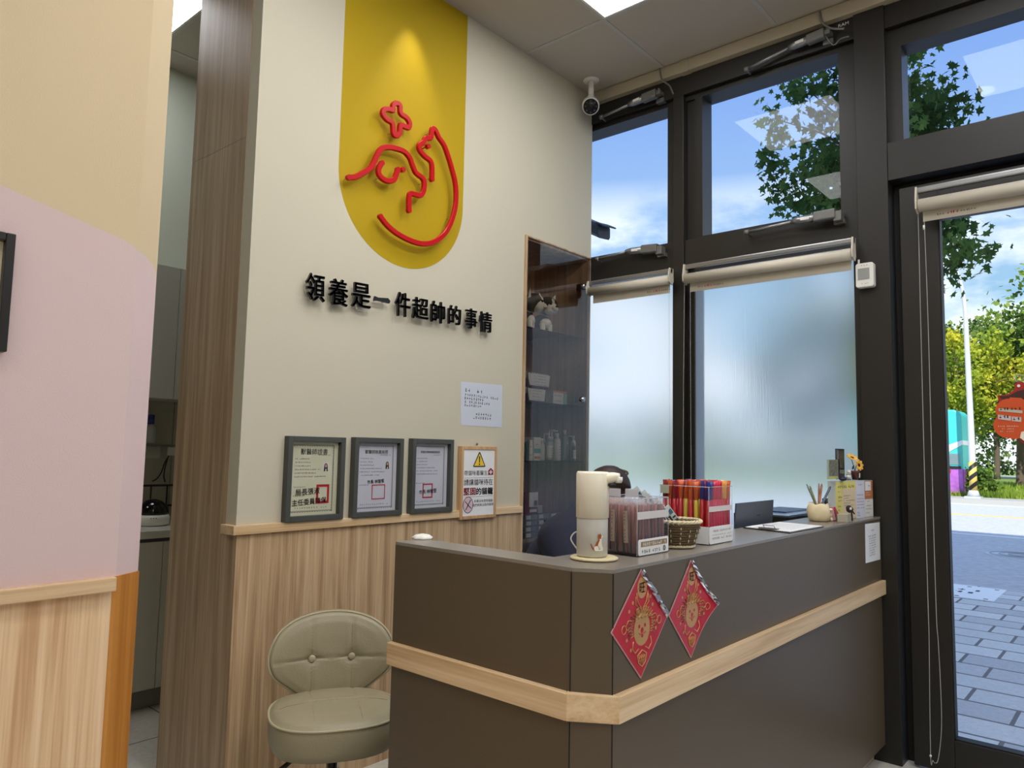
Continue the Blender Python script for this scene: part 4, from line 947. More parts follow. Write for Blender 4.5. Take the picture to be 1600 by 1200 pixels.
tag(q.build('charging_cable', M['white']), 'thin white cable loop behind the soap dispenser', 'cable')

def panel_box(x0, x1, y0, y1, z0, h, zlab, name_root, label, lab_parts):
    t = thing(name_root, label, 'box', ((x0+x1)/2,(y0+y1)/2,z0)); w = .0012
    b = MB(); 
    b.quad((x1,y0,z0+.002),(x1,y1,z0+.002),(x1,y1,z0+h),(x1,y0,z0+h)); b.quad((x0,y0,z0+.002),(x1,y0,z0+.002),(x1,y0,z0+h),(x0,y0,z0+h))
    b.quad((x0,y1,z0+.002),(x1,y1,z0+.002),(x1,y1,z0+h*.98),(x0,y1,z0+h*.98)); b.quad((x0,y0,z0+.002),(x0,y1,z0+.002),(x0,y1,z0+h),(x0,y0,z0+h))
    b.build('clear_walls', M['acrylic'], t)
    e_ = MB(); e_.tube([(x0,y0,z0+h),(x1,y0,z0+h),(x1,y1,z0+h),(x0,y1,z0+h)], .0012, 6, closed=True)
    for p in ((x1,y0),(x1,y1),(x0,y0)): e_.tube([(p[0],p[1],z0+.002),(p[0],p[1],z0+h)], .0009, 6)
    e_.build('clear_edges', mat('acrylic_edge', (215,215,222), .1, alpha=.55), t)
    MB().box(x0,x1,y0,y1,z0+.0004,z0+.003).build('base', M['black'], t)
    return t
def box_print(t, x, y0, y1, z0, h, r, m, txts, nm='label'):
    q = MB(); q.prism(rrect(y0,y1,z0,z0+h,r), x, x+.0012, 0); o = q.build(nm, m, t)
    for k, (u0,u1,v,hh,mm) in enumerate(txts):
        g = MB(); scrawl(g, MX(x+.0016,y0,z0), (y1-y0)*u0, (y1-y0)*u1, h*v, h*hh, random.Random(k+11), w=.0); g.build('label_print', mm, o)
    return o
# left box: wrapped brown pet treats
bx0, bx1, by0, by1 = -1.185, -1.046, 1.722, 1.888
tb = panel_box(bx0, bx1, by0, by1, z, .152, 0, 'treat_box', 'clear acrylic box of brown wrapped treat sticks beside the soap dispenser', None)
lbx = box_print(tb, bx1+.0005, by0+.004, by1-.002, z+.003, .042, .006, M['paper'], ((.1,.4,.12,.22,M['inkg']),(.45,.75,.12,.22,M['inkg'])), 'front_label')
q = MB(); q.box(bx1+.0018,bx1+.0022,by0+.016,by1-.010,z+.025,z+.039); q.build('brown_band', mat('brown_band', (150,128,92), .6), lbx)
q = MB(); scrawl(q, MX(bx1+.0025,by0+.016,z+.027), .01, .135, 0, .009, random.Random(8), w=0, gap=.15); q.build('band_print', M['paper'], lbx)
q = MB(); MM = MX(bx1+.0024, by1-.026, z+.014); q.tube([MM@Vector((.006*cos(k*pi/4),.007*sin(k*pi/4),0)) for k in range(8)], .0008, 6, closed=True); q.tube([MM@Vector((0,-.007,0)), MM@Vector((0,.005,0))], .0008, 6); q.build('paw_emblem', M['ink'], lbx)
q = MB(); q.box(bx1+.0004, bx1+.0012, by0, by1, z+.098, z+.118); q.build('paper_band', mat('white_tape_band', (226,220,220), .45, alpha=.8), tb)
TR = [mat('treat_brown_%d' % k, c, .6, bump=.4, bscale=200) for k, c in enumerate(((104,34,26),(140,60,34),(92,26,30),(120,50,36)))]
WR = mat('clear_wrapper', (226,218,222), .18, alpha=.17); LBS = mat('sticker_beige', (196,176,160), .6)
def treat(k, w_, label_on):
    t = thing('treat_stick', 'brown treat stick in clear wrapper standing in the left acrylic box', 'treat stick', (0,0,0), 0, 'wrapped treat sticks in the left box')
    MB().tube([(0,0,.004),(0.0006,.0,.05),(-.0006,0,.09),(0,0,.128)], .0045, 8).build('treat', TR[k%4], t)
    h = .146; m = MB(); n = 6
    vs = []
    for j, (zz, f) in enumerate(((.001,.35),(.006,1),(.07,1),(.13,1),(.138,.55),(h,.9))):
        for a in range(8): an = 2*pi*a/8; vs.append((.0065*cos(an)*(f if j < 4 else .25), w_*sin(an)*(.8+.2*f), zz))
    m.add(vs, [(j*8+a, j*8+(a+1)%8, (j+1)*8+(a+1)%8, (j+1)*8+a) for j in range(5) for a in range(8)], True)
    m.build('wrapper', WR, t)
    if label_on:
        q = MB(); q.box(.0062,.0066,-w_*.7,w_*.7,.03,.115); lb = q.build('sticker', LBS, t)
        g = MB(); R = random.Random(k)
        for i in range(9): scrawl(g, MX(.0068,-w_*.6,.034+.009*i), 0, w_*1.15, 0, .0055, R, w=0)
        g.build('sticker_print', M['inkg'], lb)
    return t
protos = [treat(0,.0095,True), treat(1,.009,False), treat(2,.0085,False)]
R = random.Random(21); first = [True]*3
nx_, ny_ = 6, 9
for i in range(nx_):
    for j in range(ny_):
        x = bx0+.014+(bx1-bx0-.028)*i/(nx_-1); y = by0+.011+(by1-by0-.022)*j/(ny_-1)
        k = 0 if (j == 0 and i % 2 == 0) else (1 if (i+j) % 2 else 2)
        o = protos[k] if first[k] else dup(protos[k])
        first[k] = False
        o.location = (x, y, z+.0034+.002*R.random()); o.rotation_euler = (radians(R.uniform(-1.5,1.5)), radians(R.uniform(-1.5,1.5)), radians(-90 if (j == 0) else R.uniform(-12,12)))
for i, (x, y) in enumerate(((bx0+.025, by0-.004),)): pass
lbm = mat('wrapper_white', (222,220,226), .25, alpha=.8)
for nm, (x, y, w_) in zip(('left','right'), ((bx0+.030, by0+.05, .024), (bx0+.075, by0+.075, .021))):
    q = MB(); n = 9; P = [(x-w_+2*w_*i/n) for i in range(n+1)]; prof = []
    for i in range(n): prof += [(P[i], z+.172), ((P[i]+P[i+1])/2, z+.1755)]
    q.prism([(x-w_, z+.152)]+prof+[(x+w_, z+.172),(x+w_, z+.152)][0:2], y, y+.0015, 1)
    tag(q.build('wrapper_end', lbm), f'white crimped packet end rising above the clear treat box, {nm} one', 'packet')
# right box: red, orange, yellow and blue wrapped sticks
rx0, rx1, ry0, ry1 = -1.198, -1.030, 2.108, 2.272
tb = panel_box(rx0, rx1, ry0, ry1, z, .175, 0, 'treat_box', 'clear acrylic box of red and blue wrapped treat sticks behind the wicker basket', None)
box_print(tb, rx1+.0005, ry0, ry1, z+.003, .052, .008, M['paper'], ((.15,.9,.68,.12,M['inkg']),(.12,.62,.25,.13,M['inkg']),(.7,.95,.25,.13,M['inkg']),(.12,.95,.46,.1,mat('pale_ink',(150,150,160),.7))), 'front_label')
q = MB(); q.box(rx0,rx1,ry0-.0012,ry0-.0004,z+.003,z+.055); q.build('side_label', M['paper'], tb)
q = MB(); q.box(rx1+.0004, rx1+.0012, ry0, ry1, z+.100, z+.116); q.build('paper_band', mat('white_tape_band2', (220,208,206), .45), tb)
def foil(c, r=.28): return mat('foil_wrap_%d_%d_%d' % c, c, r)
cols = {'red':foil((190,24,30)), 'crimson':foil((204,20,60)), 'orange':foil((196,84,30)), 'yellow':foil((206,176,50)), 'blue':foil((24,44,120)), 'gold':foil((214,150,60), .2), 'darkred':foil((130,24,30))}
def rstick(body, top, word):
    t = thing('treat_stick', f'{word} foil wrapped treat stick standing in the right acrylic box', 'treat stick', (0,0,0), 0, f'{word} foil wrapped sticks in the right box')
    MB().lathe([(.0035,.001),(.0068,.006),(.0068,.130)], (0,0,0), 10).build('lower_wrap', body, t)
    m = MB(); vs = []
    for j, (zz, a_x, b_y) in enumerate(((.130,.0070,.0072),(.160,.0066,.0078),(.172,.003,.010),(.186,.0012,.012))):
        for a in range(10): an = 2*pi*a/10; vs.append((a_x*cos(an), b_y*sin(an)*(1+.08*sin(5*an)), zz+(.0015*sin(an*5) if j == 3 else 0)))
    m.add(vs, [(j*10+a, j*10+(a+1)%10, (j+1)*10+(a+1)%10, (j+1)*10+a) for j in range(3) for a in range(10)]+[tuple(range(30,40))], True); m.build('top_wrap', top, t)
    return t
kinds = [rstick(cols['red'],cols['darkred'],'dark red'), rstick(cols['yellow'],cols['orange'],'orange topped yellow'), rstick(cols['red'],cols['orange'],'orange topped red'), rstick(cols['red'],cols['blue'],'blue topped'), rstick(cols['crimson'],cols['crimson'],'crimson'), rstick(cols['red'],cols['gold'],'gold topped')]
used = set(); R = random.Random(5)
row = [0,1,0,2,0,1,2,1,3,3,3]
nx_, ny_ = 9, 9
for i in range(nx_):
    for j in range(ny_):
        x = rx0+.010+(rx1-rx0-.020)*i/(nx_-1); y = ry0+.010+(ry1-ry0-.020)*j/(ny_-1)
        if j == 0: k = [0,2,0,2,1,2,1,3,3][i]
        elif i == nx_-1: k = [3,3,4,4,4,4,5,5,2][j]
        else: k = R.choice([0,0,2,3,4,1])
        if 0 < j and i < nx_-1 and j > 3 and i < 4 and R.random() < .3: continue
        o = kinds[k] if k not in used else dup(kinds[k]); used.add(k)
        o.location = (x, y, z+.0036+R.random()*.004); o.rotation_euler = (radians(R.uniform(-1.5,1.5)), radians(R.uniform(-1.5,1.5)), radians(R.uniform(-80,80)))
q = MB(); q.box(rx0+.004,rx0+.034,ry0-.0030,ry0-.0018,z+.150,z+.176)
tag(q.build('price_card', mat('pale_green_card', (176,180,160), .6)), 'small pale card tucked at the corner of the red treat box', 'card')

# wicker basket with packets
bc = Vector((-1.085, 2.000, 0)); t = thing('wicker_basket', 'small brown wicker basket with a cream braided rim', 'basket', (bc.x,bc.y,z))
WB, WC = mat('brown_wicker', (104,84,56), .7), mat('cream_wicker', (216,204,170), .7)
b = MB().use(WB); NS = 30; 
for k in range(9):
    rr = .052+.017*(k/8); zz = z+.009+.0072*k
    b.tube([(bc.x+(rr+.0016*(1 if (i+k)%2 else -1))*cos(2*pi*i/NS), bc.y+(rr+.0016*(1 if (i+k)%2 else -1))*sin(2*pi*i/NS), zz) for i in range(NS)], .0039, 6, closed=True)
q = b.use(WC)
for i in range(0, NS):
    for k in range(1, 8):
        if (i+2*k) % 4 == 0:
            a = 2*pi*i/NS; rr = .052+.017*(k/8)+.0052; q.tube([(bc.x+rr*cos(a), bc.y+rr*sin(a), z+.005+.0072*k),(bc.x+(rr+.001)*cos(a), bc.y+(rr+.001)*sin(a), z+.013+.0072*k)], .0016, 5)
q.build('woven_wall', None, t)
for nm, rr, zz, r_ in (('rim',.074,z+.078,.0050),('foot_braid',.055,z+.0062,.0036)):
    q = MB()
    for ph in range(3): q.tube([(bc.x+(rr+r_*.7*cos(i*.9+ph*2.1))*cos(2*pi*i/84), bc.y+(rr+r_*.7*cos(i*.9+ph*2.1))*sin(2*pi*i/84), zz+r_*.6*sin(i*.9+ph*2.1)) for i in range(84)], r_*.62, 6, closed=True)
    q.build(nm, WC, t)
MB().lathe([(.001,z+.0028),(.052,z+.0028),(.052,z+.0048),(.001,z+.0048)], bc, 30, cap=False).build('bottom', WB, t)
R = random.Random(31); PK = mat('packet_dark', (84,80,66), .3); PH = mat('packet_header', (214,224,222), .4); PB = mat('packet_blue', (70,120,150), .5)
for k in range(6):
    top = bc+Vector((-.100+.020*k, -.062+.010*(k%2), z+.172-.010*k)); bot = bc+Vector((-.030+.013*k, .014+.008*(k%3), z+.024)); d = (top-bot).normalized(); n_ = Vector((.47,-.87,.3)); s_ = d.cross(n_).normalized(); n_ = s_.cross(d)
    t2 = thing('treat_packet', 'slim dark packet with a white and blue header leaning in the wicker basket', 'packet', tuple(bot), 0, 'slim packets in the wicker basket')
    Mk = Matrix(((s_.x,d.x,n_.x,bot.x),(s_.y,d.y,n_.y,bot.y),(s_.z,d.z,n_.z,bot.z),(0,0,0,1))); L = (top-bot).length
    MB(Mk).box(-.0062,.0062,0,L*.62,-.0022,.0022).build('pouch', PK, t2, bevel=.001)
    hd = MB(Mk).box(-.008,.008,L*.62,L,-.0008,.0008).build('header', PH, t2)
    MB(Mk).box(-.0055,.0055,L*.78,L*.9,.0009,.0013).build('blue_panel', PB, hd)
    q = MB(Mk); scrawl(q, Mk@Matrix.Translation((0,0,.0014)), -.008, .008, L*.67, .006, R, w=0) if False else q.box(-.0055,.0055,L*.67,L*.71,.0009,.0013); q.build('printed_line', M['inkg'], hd)
    MB(Mk).tube([(-.004,.002,.003),(-.004,L*.6,.003)], .0012, 6).build('clear_stripe', M['paper'], t2)

# clipboard
t = thing('clipboard', 'black clipboard with white forms lying on the counter ledge', 'clipboard', (-1.09, 2.84, z))
c4 = [Vector((-1.180,2.700,0)), Vector((-.990,2.660,0)), Vector((-.984,3.000,0)), Vector((-1.172,3.030,0))]
def sheet(c, z0, h, nm, m, par, ins=0):
    c0 = sum(c, Vector())/4; pts = [c0+(p-c0)*(1-ins) for p in c]; q = MB(); q.prism([(p.x,p.y) for p in pts], z0, z0+h, 2); return q.build(nm, m, par)
sheet(c4, z+.0006, .003, 'board', M['black'], t)
pp = sheet(c4, z+.0038, .0022, 'paper', M['paper'], t, .05)
q = MB(); R = random.Random(6); Mk = Matrix.Translation((-.995, 2.70, z+.0063)) @ Matrix.Rotation(radians(94),4,'Z')
for k in range(12): scrawl(q, Mk, .02, .28, .012+.012*k, .005, R, w=0)
q.build('printed_text', mat('light_print', (150,152,160), .8), pp)
q = MB(); q.box(-1.115,-1.045,2.682,2.702,z+.006,z+.011); q.tube([(-1.10,2.700,z+.012),(-1.10,2.688,z+.020),(-1.06,2.688,z+.020),(-1.06,2.700,z+.012)], .0015, 6); q.build('clip', M['steel'], t)

# laptop behind the ledge, standing on the desk
t = thing('laptop', 'dark grey laptop seen from behind its open lid', 'laptop', (-1.33, 2.82, .7455))
NV = mat('navy_grey_metal', (88,94,108), .4, metal=.3)
lx = -1.235; Lz = at(1209,781,0,lx).z; ly1 = at(1209,800,0,lx).y; ly0 = ly1-.37
zb_ = HT-.155
st2 = MB(); st2.box(-1.50,-1.235,ly0+.02,ly1-.02,.7456,zb_-.020); 
tag(st2.build('laptop_riser', M['grey'], bevel=.004), 'grey riser block under the laptop behind the ledge', 'stand')
t.location = (-1.33,2.82,zb_-.019)
MB().box(-1.50,-1.250,ly0,ly1,zb_-.019,zb_).build('base', NV, t, bevel=.003)
b = MB(); b.add([(-1.252,ly0,zb_),(-1.252,ly1,zb_),(lx,ly1,Lz),(lx,ly0,Lz),(-1.258,ly0,zb_),(-1.258,ly1,zb_),(lx-.006,ly1,Lz),(lx-.006,ly0,Lz)], [(0,1,2,3),(7,6,5,4),(0,4,5,1),(1,5,6,2),(2,6,7,3),(3,7,4,0)], False); lid = b.build('lid', NV, t)
q = MB(); zc = HT+.028; LM = mat('lid_mark', (112,118,128), .3, metal=.5); yc = ly0+.20
for k in range(3): q.tube([(lx+.0010-.0005, yc+.010*k+.004*cos(a), zc+.010*sin(a)) for a in [0,.6,1.2,1.57,1.9,2.5,3.14]], .0006, 5)
q.build('lid_emblem', LM, lid)
q = MB(); q.box(-1.480,-1.27,ly0+.02,ly1-.02,zb_+.0002,zb_+.002); q.build('keyboard', M['black'], t)
# flat device with a glossy blue-white top
a, c = at(1212,806,0,-1.30), at(1258,797,0,-1.30)
t = thing('flat_device', 'low black device with a glossy pale top behind the ledge by the window', 'device', (-1.38,(a.y+c.y)/2,.7455))
MB().box(-1.50,-1.235,a.y,c.y+.1,.7456,HT+.004).build('case', M['black'], t, bevel=.004)
MB().box(-1.492,-1.243,a.y+.008,c.y+.092,HT+.0042,HT+.010).build('glossy_top', mat('glossy_pale_blue', (150,176,206), .15), t, bevel=.002)
MB().box(-1.45,-1.30,a.y+.12,c.y+.06,HT+.0102,HT+.016).build('black_panel', mat('navy_panel', (40,52,84), .3), t, bevel=.001)

# pen cup and pens
pc_ = Vector((-1.092, 3.262, 0)); t = thing('pen_cup', 'cream ceramic pen cup shaped like an animal face', 'pen cup', (pc_.x,pc_.y,z))
CE = mat('cream_ceramic', (232,216,176), .5, bump=.4, bscale=90)
q = MB()
def lump(d): return 1+.05*sin(7*d.x+3*d.z)+.05*sin(9*d.y-4*d.z)
vs = []; n = 32; pr_ = [(.030,.0006),(.040,.004),(.045,.020),(.046,.040),(.044,.058),(.040,.070),(.038,.074),(.034,.073),(.033,.05),(.030,.012)]
for r_, h_ in pr_:
    for k in range(n): a = 2*pi*k/n; g = 1+(.04*sin(3*a+h_*60)+.025*sin(7*a-h_*110) if h_ > .003 else 0); vs.append((pc_.x+r_*g*cos(a), pc_.y+r_*g*sin(a), z+h_+(.003*sin(5*a) if h_ > .065 else 0)))
q.add(vs, [(i*n+k, i*n+(k+1)%n, (i+1)*n+(k+1)%n, (i+1)*n+k) for i in range(len(pr_)-1) for k in range(n)]+[tuple(range(n))[::-1], tuple(range((len(pr_)-1)*n, len(pr_)*n))], True); q.build('cup', CE, t)
ya_ = Vector((.62,.78,0)).normalized()
q = MB(); q.ball(pc_+ya_*.042+Vector((0,0,z+.026)), (.020,.018,.014)); q.build('snout', CE, t)
for s_ in (-1,1):
    sd2 = Vector((ya_.y,-ya_.x,0))*s_
    q = MB(); q.ball(pc_+ya_*.045+sd2*.016+Vector((0,0,z+.050)), (.010,.010,.006)); q.build('brow', CE, t)
    q = MB(); q.lathe([(.006,z+.0008),(.007,z+.010),(.003,z+.018)], pc_+ya_*.052+sd2*.012, 10); q.build('paw', CE, t)
for i, (lb, m, dx, dy, tz, r_) in enumerate((('thin grey green pen leaning left in the cream cup', mat('sage_pen',(104,112,92),.4), -.044,-.012,.155,.0035),('olive pen leaning left in the cream cup, in front', mat('olive_pen',(124,128,84),.4), -.020,-.042,.148,.0045),('slim orange brown pen standing upright in the cream cup', mat('rust_pen',(150,92,64),.4), .002,.006,.160,.0035),
      ('thick copper pen standing upright in the cream cup', mat('copper_pen',(168,106,78),.4), .012,.012,.158,.0052),('slate blue pen leaning right in the cream cup', mat('slate_pen',(84,100,118),.4), .044,.026,.148,.0055))):
    b0 = pc_+Vector((-dx*.25, -dy*.25, z+.015)); b1 = pc_+Vector((dx,dy,z+tz)); d = (b1-b0)
    t2 = thing('pen', lb, 'pen', tuple(b0))
    MB().tube([b0, b0+d*.1, b0+d*.93], [.001,r_,r_], 10).build('barrel', m, t2)
    MB().tube([b0+d*.93, b0+d], [r_*.8, r_*.6], 10).build('cap', m, t2)
    MB().tube([b0+d*.70+Vector((0,-r_-.001,0)), b0+d*.96+Vector((0,-r_-.001,0))], .001, 6).build('clip', M['steel'], t2)
# acrylic leaflet box at the end of the ledge
fxx = -1.0275; fy0, fy1 = 3.36, 3.745; fh = at(1337,751,0,fxx).z-z
t = thing('leaflet_box', 'acrylic box covered with yellow, beige and orange leaflets at the window end', 'leaflet box', (-1.045,(fy0+fy1)/2,z))
b = MB(); b.box(fxx-.034,fxx,fy0,fy1,z+.0005,z+.004); b.box(fxx-.034,fxx,fy0,fy1,z+fh-.003,z+fh); b.box(fxx-.034,fxx,fy0,fy0+.003,z+.004,z+fh-.003); b.box(fxx-.034,fxx-.031,fy0+.003,fy1,z+.004,z+fh-.003); b.box(fxx-.003,fxx,fy0+.003,fy1,z+.004,z+fh-.003)
b.build('case', mat('acrylic_solid', (196,206,210), .2), t)
R = random.Random(12)
def leaflet(u0, u1, v0, v1, m, lines, lay, nm='leaflet'):
    ya, yb, za, zz = fy0+(fy1-fy0)*u0, fy0+(fy1-fy0)*u1, z+fh*v0, z+fh*v1
    q = MB(); q.box(fxx+.0003+.0009*lay, fxx+.0010+.0009*lay, ya, yb, za, zz); o = q.build(nm, m, t)
    for (a, b_, v, h_, mm) in lines: g = MB(); scrawl(g, MX(fxx+.0013+.0009*lay, ya, za), (yb-ya)*a, (yb-ya)*b_, (zz-za)*v, h_, R, w=0); g.build('print', mm, o)
    return o
leaflet(0,.55,0.04,.99, mat('yellow_leaflet',(226,214,120),.7), ((.1,.98,.82,.012,M['ink']),(.1,.2,.7,.006,M['inkg']),(.1,.3,.55,.008,M['ink']),(.1,.3,.46,.008,M['ink']),(.1,.25,.3,.008,M['ink']),(.1,.25,.2,.008,M['ink'])), 0)
leaflet(.16,.52,.02,.80, mat('beige_leaflet',(224,204,168),.7), ((.1,.6,.74,.006,M['inkg']),(.1,.5,.66,.006,M['inkg']),(.1,.9,.58,.006,M['inkg']),(.1,.6,.5,.006,M['inkg']),(.1,.8,.42,.006,M['inkg'])), 1)
leaflet(.52,.76,.0,.99, mat('lilac_white_leaflet',(214,216,230),.7), ((.3,.7,.88,.007,M['inkg']),(.1,.9,.6,.007,M['inkg']),(.1,.9,.5,.006,M['redink']),(.1,.9,.42,.006,M['inkg']),(.1,.9,.34,.006,M['redink']),(.1,.9,.26,.006,M['inkg']),(.1,.5,.12,.009,mat('blue_ink',(60,80,140),.7)),(.1,.5,.05,.009,mat('blue_ink2',(60,80,140),.7))), 1)
o = leaflet(.77,1.0,.50,.99, mat('orange_leaflet',(190,116,64),.7), ((.1,.7,.3,.006,M['paper']),(.1,.7,.18,.006,M['paper'])), 0)
leaflet(.78,.94,.72,.97, M['paper'], ((.3,.8,.4,.009,M['inkg']),), 1)
leaflet(.77,1.0,.01,.48, mat('ivory_leaflet',(226,224,218),.7), ((.3,.6,.85,.006,M['inkg']),(.2,.8,.6,.007,M['inkg']),(.1,.9,.42,.006,M['inkg']),(.1,.5,.2,.006,M['inkg'])), 0)
t.rotation_euler = (0,0,radians(-7)); LBX = t
# cards and small plants on the leaflet box
zt2_ = z+fh+.0006
def card_px(nm, label, tl_, br_, x, m, marks, depth=.003, cat='card'):
    a, b_ = at(*tl_, 0, x), at(*br_, 0, x); z0 = max(b_.z, zt2_) if b_.z < zt2_+.02 else b_.z
    t = thing(nm, label, cat, (x,(a.y+b_.y)/2,z0)); MB().box(x-depth,x,a.y,b_.y,z0,a.z).build('card', m, t)
    for k, (u0,u1,v0,v1,mm) in enumerate(marks): MB().box(x+.0002,x+.0006+.0002*k,a.y+(b_.y-a.y)*u0,a.y+(b_.y-a.y)*u1,z0+(a.z-z0)*v0,z0+(a.z-z0)*v1).build('printed_panel', mm, t)
    return t
GP = mat('grey_photo', (120,118,100), .5, var=.5, bscale=900); BP = mat('dark_photo', (84,80,66), .4, var=.6, bscale=700); LY = mat('lemon_strip', (214,204,84), .6)
card_px('photo_card', 'black framed tall photo card with grey picture, tallest on the leaflet box', (1306,701), (1320,748), -1.060, M['black'], ((.38,.94,.36,.95,BP),(.04,.34,.66,.96,mat('pale_photo',(112,110,104),.5)),(.38,.9,.18,.30,GP)), cat='photo card')
card_px('photo_card', 'shorter green grey photo card with a lemon bottom strip', (1293,718), (1310,748), -1.045, mat('pale_green_card2',(176,184,160),.5), ((.12,.98,.16,.98,GP),(.12,.9,.02,.10,LY)), cat='photo card')
p = at(1315,744,0,-1.04); q = MB(); q.ball((-1.035,p.y,zt2_+.010), (.016,.022,.010)); tag(q.build('dark_pebble', mat('navy_stone', (36,34,60), .4)), 'small dark navy stone in front of the black photo card', 'stone')
def flowerpot(label, px, heads, leafs=True, base=None):
    x = -1.06; b0 = at(px, 740, 0, x); t = thing('potted_flower', label, 'potted flower', (x,b0.y,zt2_))
    MB().lathe([(.013,zt2_),(.018,zt2_+.030),(.020,zt2_+.034),(.020,zt2_+.042),(.017,zt2_+.042),(.016,zt2_+.036)], (x,b0.y,0), 20).build('pot', mat('brown_pot', (96,50,36), .5), t)
    q = MB(); q.quad((x+.0190,b0.y-.008,zt2_+.010),(x+.0190,b0.y+.010,zt2_+.010),(x+.0200,b0.y+.010,zt2_+.032),(x+.0200,b0.y-.008,zt2_+.032)); q.build('pot_label', M['paper'], t)
    for hx, hy, face in heads:
        c = at(hx, hy, 0, x+.01); P = spline([(x,b0.y,zt2_+.038), (x+.003,(b0.y*1.3+c.y*.7)/2,zt2_+.06), tuple(c-face*.004)], 5)
        MB().tube(P, .0016, 6).build('stem', mat('green_stem', (52,72,40), .6), t)
        Rm = face.to_track_quat('Z','Y').to_matrix().to_4x4(); fl = MB(Matrix.Translation(c)@Rm)
        fl.ball((0,0,.002), (.011,.011,.005)); hd = fl.build('flower_centre', mat('brown_centre', (70,28,16), .8), t)
        for k in range(8):
            a = 2*pi*k/8; pm = MB(Matrix.Translation(c)@Rm@Matrix.Rotation(a,4,'Z')@Matrix.Rotation(radians(-14),4,'Y')); pm.ball((.017,0,.001), (.011,.0082,.0032)); pm.build('petal', mat('yellow_petal_%d' % k, (236,182,76), .6) if k == 0 else bpy.data.materials['yellow_petal_0'], hd)
    q = MB(); q.M = Matrix.Translation((x-.002,b0.y-.014,zt2_+.062)) @ Matrix.Rotation(radians(35),4,'X'); q.ball((0,-.008,0), (.004,.016,.006)); q.build('leaf', mat('dark_leaf', (44,58,44), .6), t)
    return t
flowerpot('brown pot with a big yellow flower head facing up and one facing right', 1336, ((1331,716,Vector((.5,-.3,.8)).normalized()), (1341,727,Vector((.85,-.35,.15)).normalized())))
# striped little figure beside the pot
p = at(1325.5,740,0,-1.05); t = thing('figurine', 'tiny black and white striped figurine beside the flower pot', 'figurine', (-1.05,p.y,zt2_)); q = MB()
q.lathe([(.010,zt2_),(.012,zt2_+.018),(.008,zt2_+.030)], (-1.05,p.y,0), 16); q.ball((-1.048,p.y,zt2_+.038), .010, 14, 10); q.build('body', M['white'], t)
for k in range(4): q = MB(); q.lathe([(.0122-.0008*k,-.0015),(.0122-.0008*k,.0015)], (-1.05,p.y,zt2_+.005+.007*k), 16); q.build('stripe', M['black'], t)
# small things between the cup and the leaflet box
def tilted_box(nm, label, px, py, x, dims, m, rz=0, ry=0, cat='box', marks=None, z0=None):
    p = at(px, py, 2, HT) if x is None else at(px, py, 0, x); p = Vector((p.x if x is None else x, p.y, 0)); zz = z if z0 is None else z0
    t = thing(nm, label, cat, (p.x,p.y,zz)); Mk = Matrix.Translation((p.x,p.y,zz+.0006)) @ Matrix.Rotation(rz,4,'Z') @ Matrix.Rotation(ry,4,'Y')
    MB(Mk).box(-dims[0]/2,dims[0]/2,-dims[1]/2,dims[1]/2,0,dims[2]).build('body', m, t, bevel=.0015)
    if marks: q = MB(Mk); R = random.Random(3); [scrawl(q, Mk @ Matrix(((0,0,1,dims[0]/2+.0004),(1,0,0,-dims[1]/2),(0,1,0,0),(0,0,0,1))) if False else Mk, 0,0,0,.001,R)] if False else None
    return t
tilted_box('card_holder', 'pale pink card holder beside the cream pen cup', 1300, 806, -1.065, (.030,.040,.058), mat('pale_pink', (206,150,160), .35), radians(12), radians(-8), 'card holder')
tilted_box('card_stack', 'deep pink cards with white print standing in the small tray', 1312, 806, -1.040, (.008,.045,.060), mat('deep_pink', (176,62,84), .45), radians(10), radians(-18), 'cards')
tilted_box('name_card_box', 'small grey ceramic dish holding the pink cards', 1319, 808, -1.005, (.040,.080,.034), mat('grey_ceramic', (176,170,152), .35), radians(6), 0, 'dish')
tilted_box('wallet', 'dark brown leather wallet behind the pink card holder', 1296, 806, -1.150, (.022,.055,.066), mat('dark_brown_leather', (66,52,50), .5), radians(-8), radians(6), 'wallet')
tilted_box('black_box', 'small black box behind the pens against the leaflet box', 1290, 804, -1.178, (.020,.045,.078), M['black'], radians(4), 0, 'box')
tilted_box('notepad', 'pale upright notepad behind the cream pen cup', 1270, 805, -1.170, (.014,.070,.070), mat('pale_notepad', (200,204,216), .5), radians(2), 0, 'notepad')
p = at(1328,806,0,-.998); t = thing('key_charm', 'dark furry charm hanging over the grey dish', 'charm', (p.x,p.y,z+.001)); FB = mat('dark_fur', (58,50,44), .95, bump=.6, bscale=300)
q = MB(); q.ball((p.x,p.y,z+.050), (.014,.020,.014)); q.ball((p.x+.002,p.y-.018,z+.058), (.012,.014,.011)); q.build('body', FB, t)
q = MB(); q.ball((p.x+.010,p.y-.024,z+.056), (.006,.006,.006)); q.build('face', M['white'], t)
MB().tube([(p.x+.004,p.y+.010,z+.042),(p.x+.006,p.y+.013,z+.002)], .0035, 8).build('leg', FB, t); MB().tube([(p.x+.004,p.y+.020,z+.044),(p.x+.010,p.y+.030,z+.030)], .003, 8).build('tail', FB, t)
# scalloped white dish on the short ledge
t = at(660,842,2,HT); q = MB(); n = 28
vs = [(t.x+r_*(1+.09*sin(7*2*pi*k/n))*cos(2*pi*k/n), t.y+r_*(1+.09*sin(7*2*pi*k/n))*sin(2*pi*k/n), z+.0006+h_) for r_, h_ in ((.030,0),(.031,.004),(.020,.012),(.006,.015)) for k in range(n)]
q.add(vs, [(i*n+k, i*n+(k+1)%n, (i+1)*n+(k+1)%n, (i+1)*n+k) for i in range(3) for k in range(n)]+[tuple(range(n))[::-1], tuple(range(3*n,4*n))], True)
tag(q.build('shell_ornament', M['white']), 'small white scalloped shell-like ornament on the short counter ledge', 'ornament')

